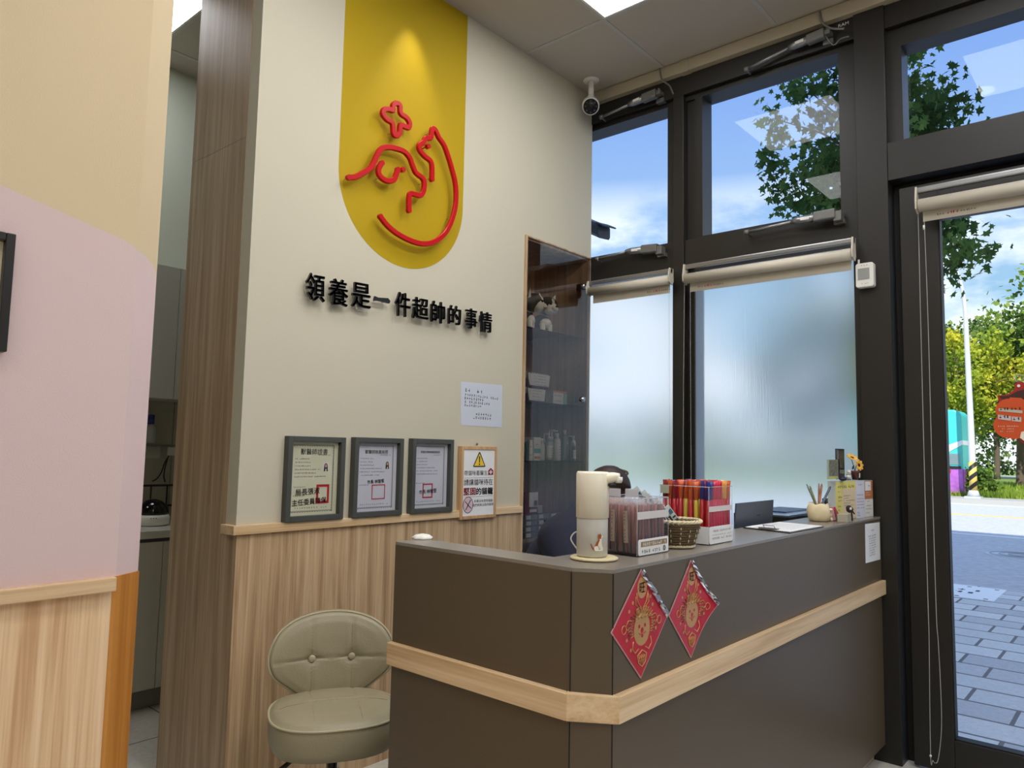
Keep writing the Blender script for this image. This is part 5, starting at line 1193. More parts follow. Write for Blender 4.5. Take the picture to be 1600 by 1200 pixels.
# paper taped on the counter and red diamond posters
x = -.9775; c4 = [at(1351.5,819,0,x), at(1374,816,0,x), at(1375,874,0,x), at(1352.5,880,0,x)]
t = thing('taped_notice', 'narrow white printed notice taped to the counter end by the door', 'notice', tuple(c4[3])); q = MB()
q.add([tuple(p+Vector((.001,0,0))) for p in c4]+[tuple(p) for p in c4], [(3,2,1,0),(4,5,6,7),(0,1,5,4),(1,2,6,5),(2,3,7,6),(3,0,4,7)], False); q.build('sheet', M['paper'], t)
q = MB(); MM = MX(x+.0014, c4[3].y, c4[3].z); w2 = c4[2].y-c4[3].y; h2 = c4[0].z-c4[3].z; R = random.Random(4)
scrawl(q, MM, w2*.42, w2*.62, h2*.78, .008, R, w=0)
for k in range(9): scrawl(q, MM, w2*(.25 if k else .2), w2*(.72 if k < 6 else .66), h2*(.64-.062*k), .006 if k else .008, R, w=0)
q.build('printed_text', M['inkg'], t)
GD = mat('gold_print', (206,160,104), .35, metal=.35); RP = mat('red_poster', (190,34,52), .38, coat=.3); RP2 = mat('rose_poster', (200,70,110), .3, coat=.5)
def diamond(label, top, left, right, bottom, curl):
    x = -.9768; T_, L1, R1, B1 = [at(*p, 0, x) for p in (top,left,right,bottom)]
    cy = (L1.y+R1.y)/2; cz = (T_.z+B1.z)/2; hw = abs(R1.y-L1.y)/2; hh = (T_.z-B1.z)/2
    t = thing('diamond_poster', label, 'poster', (x,cy,cz), 0, None); n = 10
    def pos(u, v, o=0): return (x+.0012+o+curl*max(0,u-.1)**2*(1-abs(v)), cy+u*hw, cz+v*hh)
    q = MB(); vs = []; fs = []
    def grid(o, m, flip=False, sc=1.0):
        q.use(m); vs = []; 
        for i in range(n+1):
            for j in range(n+1):
                a, b_ = (i/n-.5)*2*sc, (j/n-.5)*2*sc; vs.append(pos((a+b_)/2, (b_-a)/2, o))
        q.add(vs, [(i*(n+1)+j, (i+1)*(n+1)+j, (i+1)*(n+1)+j+1, i*(n+1)+j+1)[::-1 if flip else 1] for i in range(n) for j in range(n)], True)
    grid(0, mat('poster_edge', (206,150,150), .5)); grid(.0006, RP, sc=.965); grid(-.0010, M['paper'], True); sh = q.build('sheet', None, t)
    g = MB().use(GD)
    def ln(pts, w=.0013, closed=False): g.tube([pos(u,v,.0016) for u, v in pts], w, 5, closed=closed)
    def circ(u, v, r, k=16, ry=None): return [(u+r*cos(2*pi*i/k), v+(ry or r)*hw/hh*sin(2*pi*i/k)) for i in range(k)]
    def disk(u, v, r, ry=None, o=.0012): g.add([pos(a, b_, o) for a, b_ in circ(u, v, r, 16, ry)], [tuple(range(16))], False)
    return t, g, ln, circ, disk, pos, hw, hh, cy, cz, x
def motif(D):
    t, g, ln, circ, disk, pos, hw, hh, cy, cz, x = D
    disk(.02,.66,.17,.20)
    # mane of flames round the head, horns, whiskers, paws and a pineapple-like sack
    for k in range(22):
        a = -.5+ (pi+1.0)*k/21; r1, r2 = .34, .50; u, v = .02, -.04
        ln([(u+r1*cos(a-.08), v+r1*.72*sin(a-.08)), (u+r2*cos(a), v+r2*.72*sin(a)), (u+r1*cos(a+.08), v+r1*.72*sin(a+.08))], .0011)
    for s_ in (-1,1):
        ln([(.02+s_*.06,.30),(.02+s_*.16,.42),(.02+s_*.20,.58)], .0014); ln([(.02+s_*.12,.30),(.02+s_*.24,.38),(.02+s_*.22,.52)], .0011)
        disk(.02+s_*.12,.22,.055); ln(circ(.02+s_*.12,.22,.085), .001, True)
        ln([(.02+s_*.34,.10),(.02+s_*.48,.12),(.02+s_*.56,.02),(.02+s_*.50,-.05),(.02+s_*.44,-.02)], .0011)
        ln([(.02+s_*.30,-.28),(.02+s_*.34,-.40),(.02+s_*.24,-.50),(.02+s_*.12,-.44)], .0014)
        ln(circ(.02+s_*.62,-.02,.075), .001, True)
    for k in range(5): ln([(-.22+.12*k,.10),(-.16+.12*k,.15),(-.10+.12*k,.10)], .0014)
    disk(.02,-.10,.28,.30)
    ln([(.02,-.48),(-.14,-.56),(-.10,-.70),(.02,-.78),(.14,-.70),(.18,-.56),(.02,-.48)], .0014)
    for k in range(4): ln([(-.12+.07*k,-.56),(-.02+.05*k,-.72)], .0009); ln([(.16-.07*k,-.56),(.06-.05*k,-.72)], .0009)
    for u, v in ((-.42,.28),(.40,.30),(-.50,-.22),(.52,-.16),(-.30,.42),(.32,.46),(-.36,-.42),(.0,.88)): disk(u,v,.035)
    g.build('gold_print', None, t)
    r = MB().use(RP)
    for u, v, rr in ((-.08,-.04,.035),(.12,-.04,.035),(.02,-.12,.05),(.02,-.22,.035)): r.add([pos(a, b_, .0018) for a, b_ in circ(u, v, rr, 14)], [tuple(range(14))], False)
    r.tube([pos(u,v,.002) for u, v in ((-.10,-.16),(-.04,-.19),(.02,-.16),(.08,-.19),(.14,-.16))], .0008, 5)
    MM = MX(x+.0030, cy+.02*hw, cz+.66*hh); r.text('旺', MM, width=.026, depth=.0004, bold=.008); r.build('red_print', None, t)
D1 = diamond('red diamond poster with a gold lion-dance dog, left one on the counter front', (1001.6,889),(954,988.6),(1043,965),(999,1061), .0); motif(D1)
D2 = diamond('red diamond poster with curled right half, right one on the counter front', (1077.4,875),(1044,965),(1111,937),(1078,1029), .030); motif(D2)
for D in (D1, D2):
    t, g, ln, circ, disk, pos, hw, hh, cy, cz, x = D; q = MB(); n = 14; R = random.Random(int(cy*100)); vs = []
    for i in range(n+1):
        f = i/n; u, v = f, 1-f
        for k, e_ in enumerate((-.06, .0, .05)): vs.append((x+.0035+.004*R.random()+D[5](u*.94,v*.94)[0]-x-.0012, cy+(u+e_)*hw*.97, cz+(v+e_*.6)*hh*.97))
    q.add(vs, [(i*3+k, i*3+k+3, i*3+k+4, i*3+k+1) for i in range(n) for k in range(2)], False); q.build('clear_sleeve', thin('sleeve_film', (.95,.95,.95), 1.6, .05, 3.0), t)

# ------------------------------------------------------------------ seated person
PX, PY = -2.05, 2.42
NVY = mat('navy_cloth', (20,25,46), .85, bump=.4, bscale=120); HR = mat('dark_brown_hair', (48,32,24), .5, bump=.5, bscale=260)
TR_ = mat('black_trousers', (26,26,30), .85)
t = thing('person', 'person in a dark navy shirt bent over the desk behind the counter, hair tied back', 'person', (PX,PY,0))
def skin(nm, verts, edges, radii, m, parent, sub=2):
    me = bpy.data.meshes.new(nm); me.from_pydata([tuple(wmat(parent).inverted() @ Vector(v)) for v in verts], edges, []); o = bpy.data.objects.new(nm, me); COL.objects.link(o); o.parent = parent
    sk = o.modifiers.new('skin', 'SKIN'); sk.use_smooth_shade = True
    for i, r_ in enumerate(radii): me.skin_vertices[0].data[i].radius = (r_, r_) if not isinstance(r_, tuple) else r_
    me.skin_vertices[0].data[0].use_root = True
    s_ = o.modifiers.new('sub', 'SUBSURF'); s_.levels = sub; s_.render_levels = sub; me.materials.append(m); return o
dg = bpy.context.evaluated_depsgraph_get
def ensure_skin(me):
    pass
hd = at(962, 765, 1, 2.66); HX, HY = hd.x, 2.66
F = Vector((.86,.51,0)).normalized()
head_c = Vector((HX, HY, 1.19))          # the way the person leans
S_ = Vector((-F.y, F.x, 0))                     # to the person's left
base = head_c - F*.38; pel = Vector((base.x, base.y, .50))
def P(f, s, z): return Vector((pel.x+F.x*f+S_.x*s, pel.y+F.y*f+S_.y*s, z))
def chain(bm_list): pass
import bmesh
def skinned(nm, verts, edges, radii, m, parent, sub=2):
    bm = bmesh.new(); lay = bm.verts.layers.skin.verify(); I = wmat(parent).inverted(); vv = [bm.verts.new(I @ Vector(v)) for v in verts]
    for v, r_ in zip(vv, radii): v[lay].radius = r_ if isinstance(r_, tuple) else (r_, r_)
    vv[0][lay].use_root = True
    for a, b_ in edges: bm.edges.new((vv[a], vv[b_]))
    me = bpy.data.meshes.new(nm); bm.to_mesh(me); bm.free(); o = bpy.data.objects.new(nm, me); COL.objects.link(o); o.parent = parent; me.materials.append(m)
    sk = o.modifiers.new('skin', 'SKIN'); sk.use_smooth_shade = True; s_ = o.modifiers.new('sub', 'SUBSURF'); s_.levels = sub; s_.render_levels = sub
    return o
# continuous body: pelvis, spine, neck, head, arms with hands, legs with feet
V = [P(0,0,.52), P(.03,0,.66), P(.09,0,.80), P(.15,0,.96), P(.225,0,1.045), P(.29,0,1.10), P(.345,0,1.165), P(.372,0,1.225)]
Rr = [(.15,.12),(.145,.11),(.15,.115),(.145,.105),(.08,.065),(.050,.050),(.070,.078),(.066,.07)]
E_ = [(i,i+1) for i in range(7)]
for s_ in (-1,1):
    b0 = len(V); V += [P(.19,s_*.15,1.02), P(.21,s_*.215,.93), P(.27,s_*.235,.80), P(.40,s_*.20,.80), P(.50,s_*.155,.79), P(.535,s_*.145,.788)]; Rr += [.062,.058,.046,.038,.028,.030]
    E_ += [(4,b0)]+[(b0+i,b0+i+1) for i in range(5)]
    for k, (fx_, fy_, L) in enumerate(((.03,-.030,.045),(.04,-.012,.055),(.04,.006,.05),(.035,.022,.04))):
        q0 = len(V); V += [P(.535+fx_,s_*.145+fy_,.782), P(.535+fx_+L*.6,s_*.145+fy_*1.2,.776), P(.535+fx_+L,s_*.145+fy_*1.2,.762)]; Rr += [.0095,.0088,.0075]; E_ += [(b0+5,q0),(q0,q0+1),(q0+1,q0+2)]
    q0 = len(V); V += [P(.545,s_*.145-s_*.036,.778), P(.575,s_*.145-s_*.046,.770)]; Rr += [.0105,.0085]; E_ += [(b0+5,q0),(q0,q0+1)]
    b0 = len(V); V += [P(.05,s_*.10,.50), P(.25,s_*.13,.52), P(.42,s_*.14,.50), P(.40,s_*.14,.26), P(.37,s_*.14,.075), P(.44,s_*.145,.045), P(.52,s_*.15,.035)]; Rr += [.095,.085,.062,.055,.042,.040,.030]
    E_ += [(0,b0)]+[(b0+i,b0+i+1) for i in range(6)]
skinned('body', V, E_, Rr, M['skin'], t)
# clothes follow the body
Vs = [P(0,0,.50), P(.03,0,.66), P(.085,0,.80), P(.145,0,.96), P(.22,0,1.05), P(.275,0,1.095)]; Rs = [(.18,.145),(.178,.142),(.182,.148),(.195,.155),(.165,.135),(.088,.085)]; Es = [(i,i+1) for i in range(5)]
for s_ in (-1,1):
    b0 = len(Vs); Vs += [P(.185,s_*.155,1.02), P(.21,s_*.222,.93), P(.262,s_*.238,.82)]; Rs += [.104,.094,.078]; Es += [(4,b0),(b0,b0+1),(b0+1,b0+2)]
skinned('shirt', Vs, Es, Rs, NVY, t)
Vs = [P(0,0,.53)]; Rs = [(.165,.135)]; Es = []
for s_ in (-1,1):
    b0 = len(Vs); Vs += [P(.05,s_*.10,.50), P(.25,s_*.13,.52), P(.43,s_*.14,.505), P(.405,s_*.14,.28), P(.375,s_*.14,.11)]; Rs += [.105,.098,.078,.070,.062]; Es += [(0,b0)]+[(b0+i,b0+i+1) for i in range(4)]
skinned('trousers', Vs, Es, Rs, TR_, t)
for s_ in (-1,1): q = MB(Matrix.Translation(P(.455,s_*.148,.0)) @ Matrix.Rotation(atan2(F.y,F.x),4,'Z')); q.ball((0,0,.045), (.125,.045,.044)); q.build('shoe', M['black'], t)
# hair with a clip at the back, face details
hc = P(.352,0,1.215)
Rh = Matrix.Rotation(atan2(F.y,F.x),4,'Z') @ Matrix.Rotation(radians(30),4,'Y')
hz = at(958,728,1,hc.y).z
q = MB(); q.ball(hc+Vector((-.01,0,0)), (.098,.086,.108), 40, 26, rot=Rh, fn=lambda d: (1+.012*sin(38*atan2(d.y,d.z))) * (1 if not (d.x > .25 and d.z < .55) else .80)); q.build('hair', HR, t)
bn = hc + Vector((.038,.026,.074)); q = MB(); q.ball(bn, (.024,.026,.018), 24, 16, rot=Rh, fn=lambda d: 1+.04*sin(14*d.z+6*d.y)); q.build('hair_bun', HR, t)
q = MB(); q.tube([bn+Vector((.022*cos(a),.024*cos(a),.012*sin(a))) for a in [2*pi*k/18 for k in range(18)]], .005, 8, closed=True); q.build('hair_tie', mat('bronze_clip', (92,70,50), .35), t)
fc = MB(); fc.ball(hc+(Rh@Vector((.096,0,-.030))), (.014,.011,.018)); fc.build('nose', M['skin'], t)
for s_ in (-1,1):
    q = MB(); q.ball(hc+(Rh@Vector((.072,s_*.030,-.018))), (.009,.013,.009)); q.build('eyelid', M['skin'], t)
    q = MB(); q.tube([hc+(Rh@Vector((.0815,s_*.030+k*.006,-.021-.0012*(1-abs(k))))) for k in (-2,-1,0,1,2)], .0013, 6); q.build('lashes', HR, t)
    q = MB(); q.ball(hc+(Rh@Vector((-.005,s_*.083,-.03))), (.018,.010,.028)); q.build('ear', M['skin'], t)
q = MB(); q.ball(hc+(Rh@Vector((.072,0,-.070))), (.009,.020,.005)); q.build('mouth', mat('lips', (176,96,90), .5), t)
# the chair the person sits on
cp = pel; t2 = thing('office_chair', 'dark swivel office chair under the person behind the counter', 'chair', (cp.x,cp.y,0))
DK = mat('charcoal_fabric', (40,40,44), .9)
q = MB(); q.lathe([(.20,.295),(.225,.31),(.225,.335),(.20,.350)], (cp.x+F.x*.06,cp.y+F.y*.06,0), 32); q.build('seat', DK, t2)
MB().lathe([(.028,.07),(.028,.296)], (cp.x,cp.y,0), 16).build('column', M['chrome'], t2)
for k in range(5):
    a = 2*pi*k/5+.3; e1 = Vector((cp.x+.26*cos(a), cp.y+.26*sin(a), .06)); lg_ = MB().tube([(cp.x,cp.y,.085), e1], [.022,.014], 8).build('leg', M['black'], t2); MB().ball(e1-Vector((0,0,.032)), (.027,.027,.027), 12, 8).build('castor', M['black'], lg_)

# ------------------------------------------------------------------ kitchen beyond the opening
KW = mat('kitchen_front', (196,196,184), .35); KT = mat('kitchen_worktop', (206,206,198), .25)
y0, y1 = -.6, 3.80
yj = at(246,1000,0,-3.99).y
t = thing('base_cabinet', 'pale grey kitchen base cabinet seen through the opening', 'kitchen cabinet', (-4.3,1.6,0))
MB().box(-4.60,-4.010,.4,y1-.02,.10,.875).build('carcass', KW, t); MB().box(-4.60,-4.035,.4,y1-.02,.002,.10).build('toe_kick', mat('kitchen_plinth', (120,122,114), .4), t)
ys = [yj-.9, yj-.45, yj, yj+.45, yj+.9, yj+1.35]
for a, b_ in zip(ys, ys[1:]): MB().box(-4.009,-3.99,a+.0015,b_-.0015,.105,.858).build('door', KW, t, bevel=.001)
MB().box(-4.010,-3.996,.4,y1-.02,.860,.876).build('handle_groove', M['inkg'], t)
q = MB(); q.box(-4.61,-3.975,.3,y1-.01,.878,.918); tag(q.build('kitchen_worktop', KT, bevel=.003), 'white kitchen worktop over the pale base cabinet', 'worktop')
t = thing('wall_cabinet', 'pale grey upper kitchen cabinet high on the kitchen wall', 'kitchen cabinet', (-4.4,1.6,1.63))
MB().box(-4.60,-4.325,.4,y1-.02,1.630,2.408).build('carcass', KW, t)
for a, b_ in zip(ys, ys[1:]): MB().box(-4.324,-4.305,a+.0015-.3,b_-.0015-.3,1.632,2.406).build('door', mat('kitchen_upper_front', (190,194,190), .35) if a == ys[0] else bpy.data.materials['kitchen_upper_front'], t, bevel=.001)
c = at(239,800,0,-4.25); ap = Vector((-4.25,c.y,.9185))
t = thing('countertop_appliance', 'white rounded appliance with a glossy black visor on the kitchen worktop', 'appliance', ap)
MB().lathe([(.075,.0),(.085,.006),(.088,.040),(.082,.060)], ap, 32).build('base', M['white'], t)
MB().ball(ap+Vector((0,0,.062)), (.082,.082,.084), 32, 18, fn=lambda d: 1 if d.z > 0 else .62).build('visor', mat('glossy_black', (12,12,13), .08), t)
q = MB(); [q.ball(ap+Vector((.088*cos(a),.088*sin(a),.045)), .003, 8, 6) for a in (-.5,-.35,-.2)]; q.build('buttons', M['inkg'], t)
xk = -4.608
a, b_ = at(228,695,0,xk), at(249,716,0,xk); q = MB(); q.box(xk,xk+.008,a.y,b_.y,b_.z,a.z); tag(q.build('socket_plate', KW, bevel=.001), 'pale rectangular socket plate on the kitchen splashback', 'socket')
c = at(268,708,0,xk+.02); t = thing('wall_socket', 'white wall socket with a black plug beside the wood column', 'socket', c); MB().box(xk,xk+.012,c.y-.02,c.y+.06,c.z-.015,c.z+.035).build('plate', M['white'], t)
w1 = spline([tuple(at(px,py,0,-4.56)) for px,py in ((264,712),(257,724),(252,738),(245,748),(238,752))], 5); tag(MB().tube(w1, .004, 6).build('power_cable', M['black']), 'black cable hanging from the kitchen socket, curving left', 'cable')
w1 = spline([tuple(at(px,py,0,-4.57)) for px,py in ((262,716),(258,730),(256,744),(258,753))], 5); tag(MB().tube(w1, .004, 6).build('power_cable', M['black']), 'black cable hanging straight down from the kitchen socket', 'cable')
c = at(234,690,0,-4.52); z0 = at(231,694,0,-4.52).z; t = thing('spray_bottle', 'clear bottle with a blue cap on a small kitchen wall shelf', 'bottle', (-4.52,c.y,z0))
MB().lathe([(.028,z0+.001),(.030,z0+.01),(.030,z0+.09),(.012,z0+.12)], (-4.52,c.y,0), 18).build('body', mat('milky_bottle', (170,176,176), .3), t); MB().lathe([(.018,z0+.12),(.018,z0+.175)], (-4.52,c.y,0), 16).build('cap', mat('blue_cap', (36,52,120), .4), t)
q = MB(); q.box(-4.611,-4.48,c.y-.10,c.y+.14,z0-.012,z0); tag(q.build('wall_shelf', M['grey']), 'narrow grey wall shelf holding the blue capped bottle', 'shelf')
a, b_ = at(224,759,0,-4.50), at(272,760,0,-4.50); t = thing('dish_rack', 'black wire rack on the kitchen worktop behind the appliance', 'rack', (-4.5,(a.y+b_.y)/2,.9185))
q = MB(); [q.tube([(-4.50,a.y-.05,zz),(-4.50,b_.y+.15,zz)], .006, 8) for zz in (a.z, a.z-.12)]; q.build('rails', M['black'], t)
for k in range(5): yy = a.y-.05+(b_.y-a.y+.2)*k/4; MB().tube([(-4.50,yy,.919),(-4.50,yy,a.z)], .005, 6).build('upright', M['black'], t)
# ------------------------------------------------------------------ outside: pavement, road, verge
G0 = -.08
ASP = mat('asphalt', (186, 186, 190), .85, bump=.5, bscale=120, var=.12); CON = mat('concrete_kerb', (176,176,172), .85, bump=.3, bscale=60)
MB().box(-16, 12, 3.93, 9.98, -.16, -.065).build('trim_9', M['paver'], kind=st)
MB().box(-60, 60, 9.98, 28.3, -.20, G0).build('trim_10', ASP, kind=st)
MB().box(-60, 60, 28.3, 28.5, -.20, .06).build('trim_11', CON, kind=st)
MB().box(-60, 60, 28.5, 30.0, -.20, .055).build('trim_12', mat('far_pavement', (168,164,158), .85, var=.08), kind=st)
MB().box(-90, 70, 30.0, 66, -.20, .05).box(-90,70,72,130,-.2,.05).build('trim_13', mat('lawn', (118,140,58), .9, bump=1, bscale=30, var=.35), kind=st)
MB().box(-90, 70, 66, 72, -.20, .052).build('trim_14', mat('park_path', (206,200,186), .9), kind=st)
WL = mat('road_white', (236,236,236), .7); YL = mat('road_yellow', (222,192,84), .7)
q = MB(); q.box(-50,50,16.72,16.86,G0,G0+.004); q.box(-50,50,27.5,27.62,G0,G0+.004); q.build('trim_15', WL, kind=st)
q = MB(); q.box(-50,50,22.32,22.44,G0,G0+.004); q.box(-50,50,22.62,22.74,G0,G0+.004); q.build('trim_16', YL, kind=st)
# covers
t = thing('utility_cover', 'pale rectangular concrete utility cover in the paving by the kerb', 'utility cover', (-1.63,9.45,-.064))
MB().box(-1.98,-1.30,9.02,9.90,-.0645,-.060).build('slab', mat('cover_concrete', (250,250,250), .8, bump=.3), t)
q = MB(); R = random.Random(3)
for (a, b_) in ((-1.90,9.10),(-1.38,9.10),(-1.90,9.82),(-1.38,9.82),(-1.64,9.82),(-1.64,9.10)): q.box(a-.02,a+.02,b_-.02,b_+.02,-.060,-.0594)
q.build('bolt_holes', M['darker'], t)
q = MB(); [scrawl(q, Matrix.Translation((-1.85,9.35+.18*k,-.0593)), 0, .42, 0, .10, R, w=0, gap=.3) for k in range(2)]; q.build('cast_lettering', M['inkg'], t)
c = at(1590,868,2,G0); t = thing('manhole_cover', 'round iron manhole cover in the shaded road', 'manhole cover', c)
MB().lathe([(.42,.0005),(.42,.006),(.40,.008),(.001,.008)], c, 40, cap=False, smooth=False).build('cover', mat('cast_iron', (206,208,212), .6, metal=.4, bump=1, bscale=40), t)
q = MB(); [q.tube([(c.x+r_*cos(2*pi*k/36), c.y+r_*sin(2*pi*k/36), c.z+.010) for k in range(36)], .008, 5, closed=True) for r_ in (.12,.24,.36)]; q.build('cast_rings', mat('iron_light', (160,162,166), .5), t)

# street lamp with striped foot
LP = Vector((-4.66, 29.15, .055)); t = thing('street_lamp', 'tall white street lamp pole with yellow and black striped foot', 'street lamp', LP)
PW = mat('pole_white', (206,208,212), .45, metal=.2)
P_ = [LP+Vector((0,0,.25)), LP+Vector((-.01,0,2.5)), LP+Vector((-.04,0,5.2)), LP+Vector((-.07,0,6.6)), LP+Vector((-.20,-.1,7.6)), LP+Vector((-.55,-.4,8.5)), LP+Vector((-1.2,-1.0,9.0))]
PP = spline(P_, 5); MB().tube(PP, [.112-.070*min(1,k/22) for k in range(len(PP))], 16).build('pole', PW, t)
q = MB(); q.box(LP.x-.24,LP.x+.24,LP.y-.24,LP.y+.24,LP.z,LP.z+.06)
for k in range(4): a = pi/4+pi/2*k; q.prism([(0,0),(0,0)],0,0) if False else None
q.lathe([(.20,.06),(.15,.22),(.13,.26)], LP, 16); q.build('base_plate', PW, t)
hd_ = PP[-1]; q = MB(Matrix.Translation(hd_)@Matrix.Rotation(radians(220),4,'Z')); q.ball((.3,0,0), (.34,.13,.07)); q.build('lamp_head', PW, t)
def stripes():
    m, tt, b = newmat('yellow_black_stripes'); n_ = tt.nodes; l_ = tt.links
    co = n_.new('ShaderNodeTexCoord'); sx = n_.new('ShaderNodeSeparateXYZ'); l_.new(co.outputs['Object'], sx.inputs[0])
    a = n_.new('ShaderNodeMath'); a.operation = 'MULTIPLY_ADD'; l_.new(sx.outputs['X'], a.inputs[0]); a.inputs[1].default_value = -.9; l_.new(sx.outputs['Z'], a.inputs[2])
    w = n_.new('ShaderNodeMath'); w.operation = 'FRACT'; d = n_.new('ShaderNodeMath'); d.operation = 'MULTIPLY'; d.inputs[1].default_value = 3.1; l_.new(a.outputs[0], d.inputs[0]); l_.new(d.outputs[0], w.inputs[0])
    g = n_.new('ShaderNodeMath'); g.operation = 'GREATER_THAN'; g.inputs[1].default_value = .5; l_.new(w.outputs[0], g.inputs[0])
    mi = n_.new('ShaderNodeMix'); mi.data_type = 'RGBA'; l_.new(g.outputs[0], mi.inputs[0]); mi.inputs[6].default_value = lin((28,26,22)); mi.inputs[7].default_value = lin((214,190,96)); l_.new(mi.outputs[2], b.inputs['Base Color']); return m
MB().lathe([(.122,.26),(.119,1.22)], LP, 20).build('striped_sleeve', stripes(), t)
# painted kiosk
kx = at(1503,700,1,30.4).x; t = thing('painted_kiosk', 'tall painted kiosk with teal top and purple base beyond the road', 'kiosk', (kx-1.2,31.0,.055))
q = MB(); q.prism([(x, y) for x, y in rrect(kx-2.4,kx,.30,3.12,.28,6)], 30.4, 31.9, 1); q.build('body', mat('teal_paint', (66,196,190), .4), t, bevel=.06)
q = MB(); q.prism([(kx-2.405,.16),(kx+.005,.16),(kx+.005,1.0),(kx-.4,1.12),(kx-2.405,1.05)], 30.385, 31.915, 1); q.build('purple_base', mat('purple_paint', (168,96,186), .45, var=.35, bscale=40), t)
q = MB(); q.prism([(kx-2.405,1.62),(kx-.9,1.66),(kx+.006,2.02),(kx+.006,1.86),(kx-.9,1.30),(kx-2.405,1.2)], 30.38, 31.92, 1); q.build('white_swoosh', mat('white_paint', (226,232,236), .4), t)
q = MB(); [q.box(kx-.42,kx-.06,30.372,30.379,1.16+.045*k,1.185+.045*k) for k in range(9)]; q.build('louvre_vent', mat('vent_grey', (150,160,166), .5), t)
MB().box(kx-.40,kx-.04,30.365,30.384,1.00,1.10).build('dark_panel', M['black'], t)
q = MB(); q.lathe([(.26,0),(.26,.012)], (kx-.62,30.384,.95), 24, axis=(0,-1,0)); q.box(kx-.72,kx-.5,30.37,30.384,.52,.80); q.build('red_figure', mat('red_paint', (196,40,52), .5), t)
q = MB(); q.box(kx-2.35,kx-.05,30.45,31.85,.0555,.16); q.build('plinth', CON, t)
# bollard, hedge, shrub
c = at(1557,733,1,60); t = thing('bollard', 'small black bollard with white top on the far lawn', 'bollard', (c.x,60,.05))
MB().lathe([(.16,.05),(.16,.55)], (c.x,60,0), 14).build('post', M['black'], t); MB().lathe([(.165,.55),(.165,.90),(.10,.98)], (c.x,60,0), 14).build('top', M['white'], t)

def leafmat(name, c1, c2, c3, sc=1.2, tl=.35):
    m, t, b = newmat(name); n_ = t.nodes; l_ = t.links; n_.remove(b)
    co = n_.new('ShaderNodeTexCoord'); nz = n_.new('ShaderNodeTexNoise'); nz.inputs['Scale'].default_value = sc; nz.inputs['Detail'].default_value = 3; l_.new(co.outputs['Object'], nz.inputs['Vector'])
    r = n_.new('ShaderNodeValToRGB'); l_.new(nz.outputs[0], r.inputs[0]); r.color_ramp.elements[0].position = .36; r.color_ramp.elements[0].color = lin(c1); r.color_ramp.elements[1].position = .64; r.color_ramp.elements[1].color = lin(c3)
    x = r.color_ramp.elements.new(.5); x.color = lin(c2)
    d = n_.new('ShaderNodeBsdfDiffuse'); tr = n_.new('ShaderNodeBsdfTranslucent'); l_.new(r.outputs[0], d.inputs[0]); l_.new(r.outputs[0], tr.inputs[0])
    mi = n_.new('ShaderNodeMixShader'); mi.inputs[0].default_value = tl; l_.new(d.outputs[0], mi.inputs[1]); l_.new(tr.outputs[0], mi.inputs[2]); l_.new(mi.outputs[0], n_['Material Output'].inputs[0]); return m
BARK = mat('bark', (96,84,72), .9, bump=1, bscale=30)
LOBE = [(0,0),(.16,.10),(.48,.05),(.30,.30),(.50,.62),(.20,.56),(0,1.0),(-.20,.56),(-.50,.62),(-.30,.30),(-.48,.05),(-.16,.10)]
OVAL = [(0,0),(.35,.45),(0,1),(-.35,.45)]
def foliage(nm, cl, per, spread, size, shape, m, parent, R, droop=.3):
    """leaves gathered round cluster centres"""
    q = MB().use(m)
    for c, s_ in cl:
        for _ in range(int(per*s_)):
            d = Vector((R.gauss(0,1), R.gauss(0,1), R.gauss(0,.8))); p = c + d*spread*s_*.55
            a = Vector((R.uniform(-1,1), R.uniform(-1,1), R.uniform(-1,.6)-droop)).normalized(); b_ = a.cross(Vector((R.uniform(-1,1),R.uniform(-1,1),R.uniform(-.3,1)))).normalized()
            k = size*R.uniform(.7,1.25); q.add([p+b_*(u*k)+a*(v*k) for u, v in shape], [tuple(range(len(shape)))], False)
    return q.build(nm, None, parent)
def tree(label, base, h, cz, rad, ncl, per, spread, size, shape, m, seed, trunk_r=.16, name='tree', extra=(), group=None, cat='tree', low=0):
    R = random.Random(seed); t = thing(name, label, cat, base, 0, group); B0 = Vector(base); cl = []
    for _ in range(ncl):
        while True:
            v = Vector((R.uniform(-1,1),R.uniform(-1,1),R.uniform(-1,1)))
            if .25 < v.length < 1: break
        cl.append((B0+Vector((v.x*rad[0], v.y*rad[1], cz+v.z*rad[2])), R.uniform(.7,1.2)))
    cl += [(Vector(c), s_) for c, s_ in extra]
    foliage('foliage', cl, per, spread, size, shape, m, t, R)
    topz = cz+rad[2]*.5
    tk_ = spline([B0+Vector((0,0,.005)), B0+Vector((.06,.03,topz*.35)), B0+Vector((-.05,.05,topz*.7)), B0+Vector((0,0,topz))], 5)
    b = MB(); b.tube(tk_, [trunk_r*(1-.75*k/(len(tk_)-1)) for k in range(len(tk_))], 9); tr = b.build('trunk', BARK, t)
    b = MB()
    for c, s_ in cl[::max(1,len(cl)//28)]:
        k = min(len(tk_)-2, max(3, int(len(tk_)*min(.95, (c.z-B0.z)/topz*.75)))); p = tk_[k]; mid = p.lerp(c, .5)+Vector((0,0,.10)); b.tube([p, mid, c], [trunk_r*.25, trunk_r*.16, trunk_r*.06], 5)
    b.build('branches', BARK, tr)
    return t
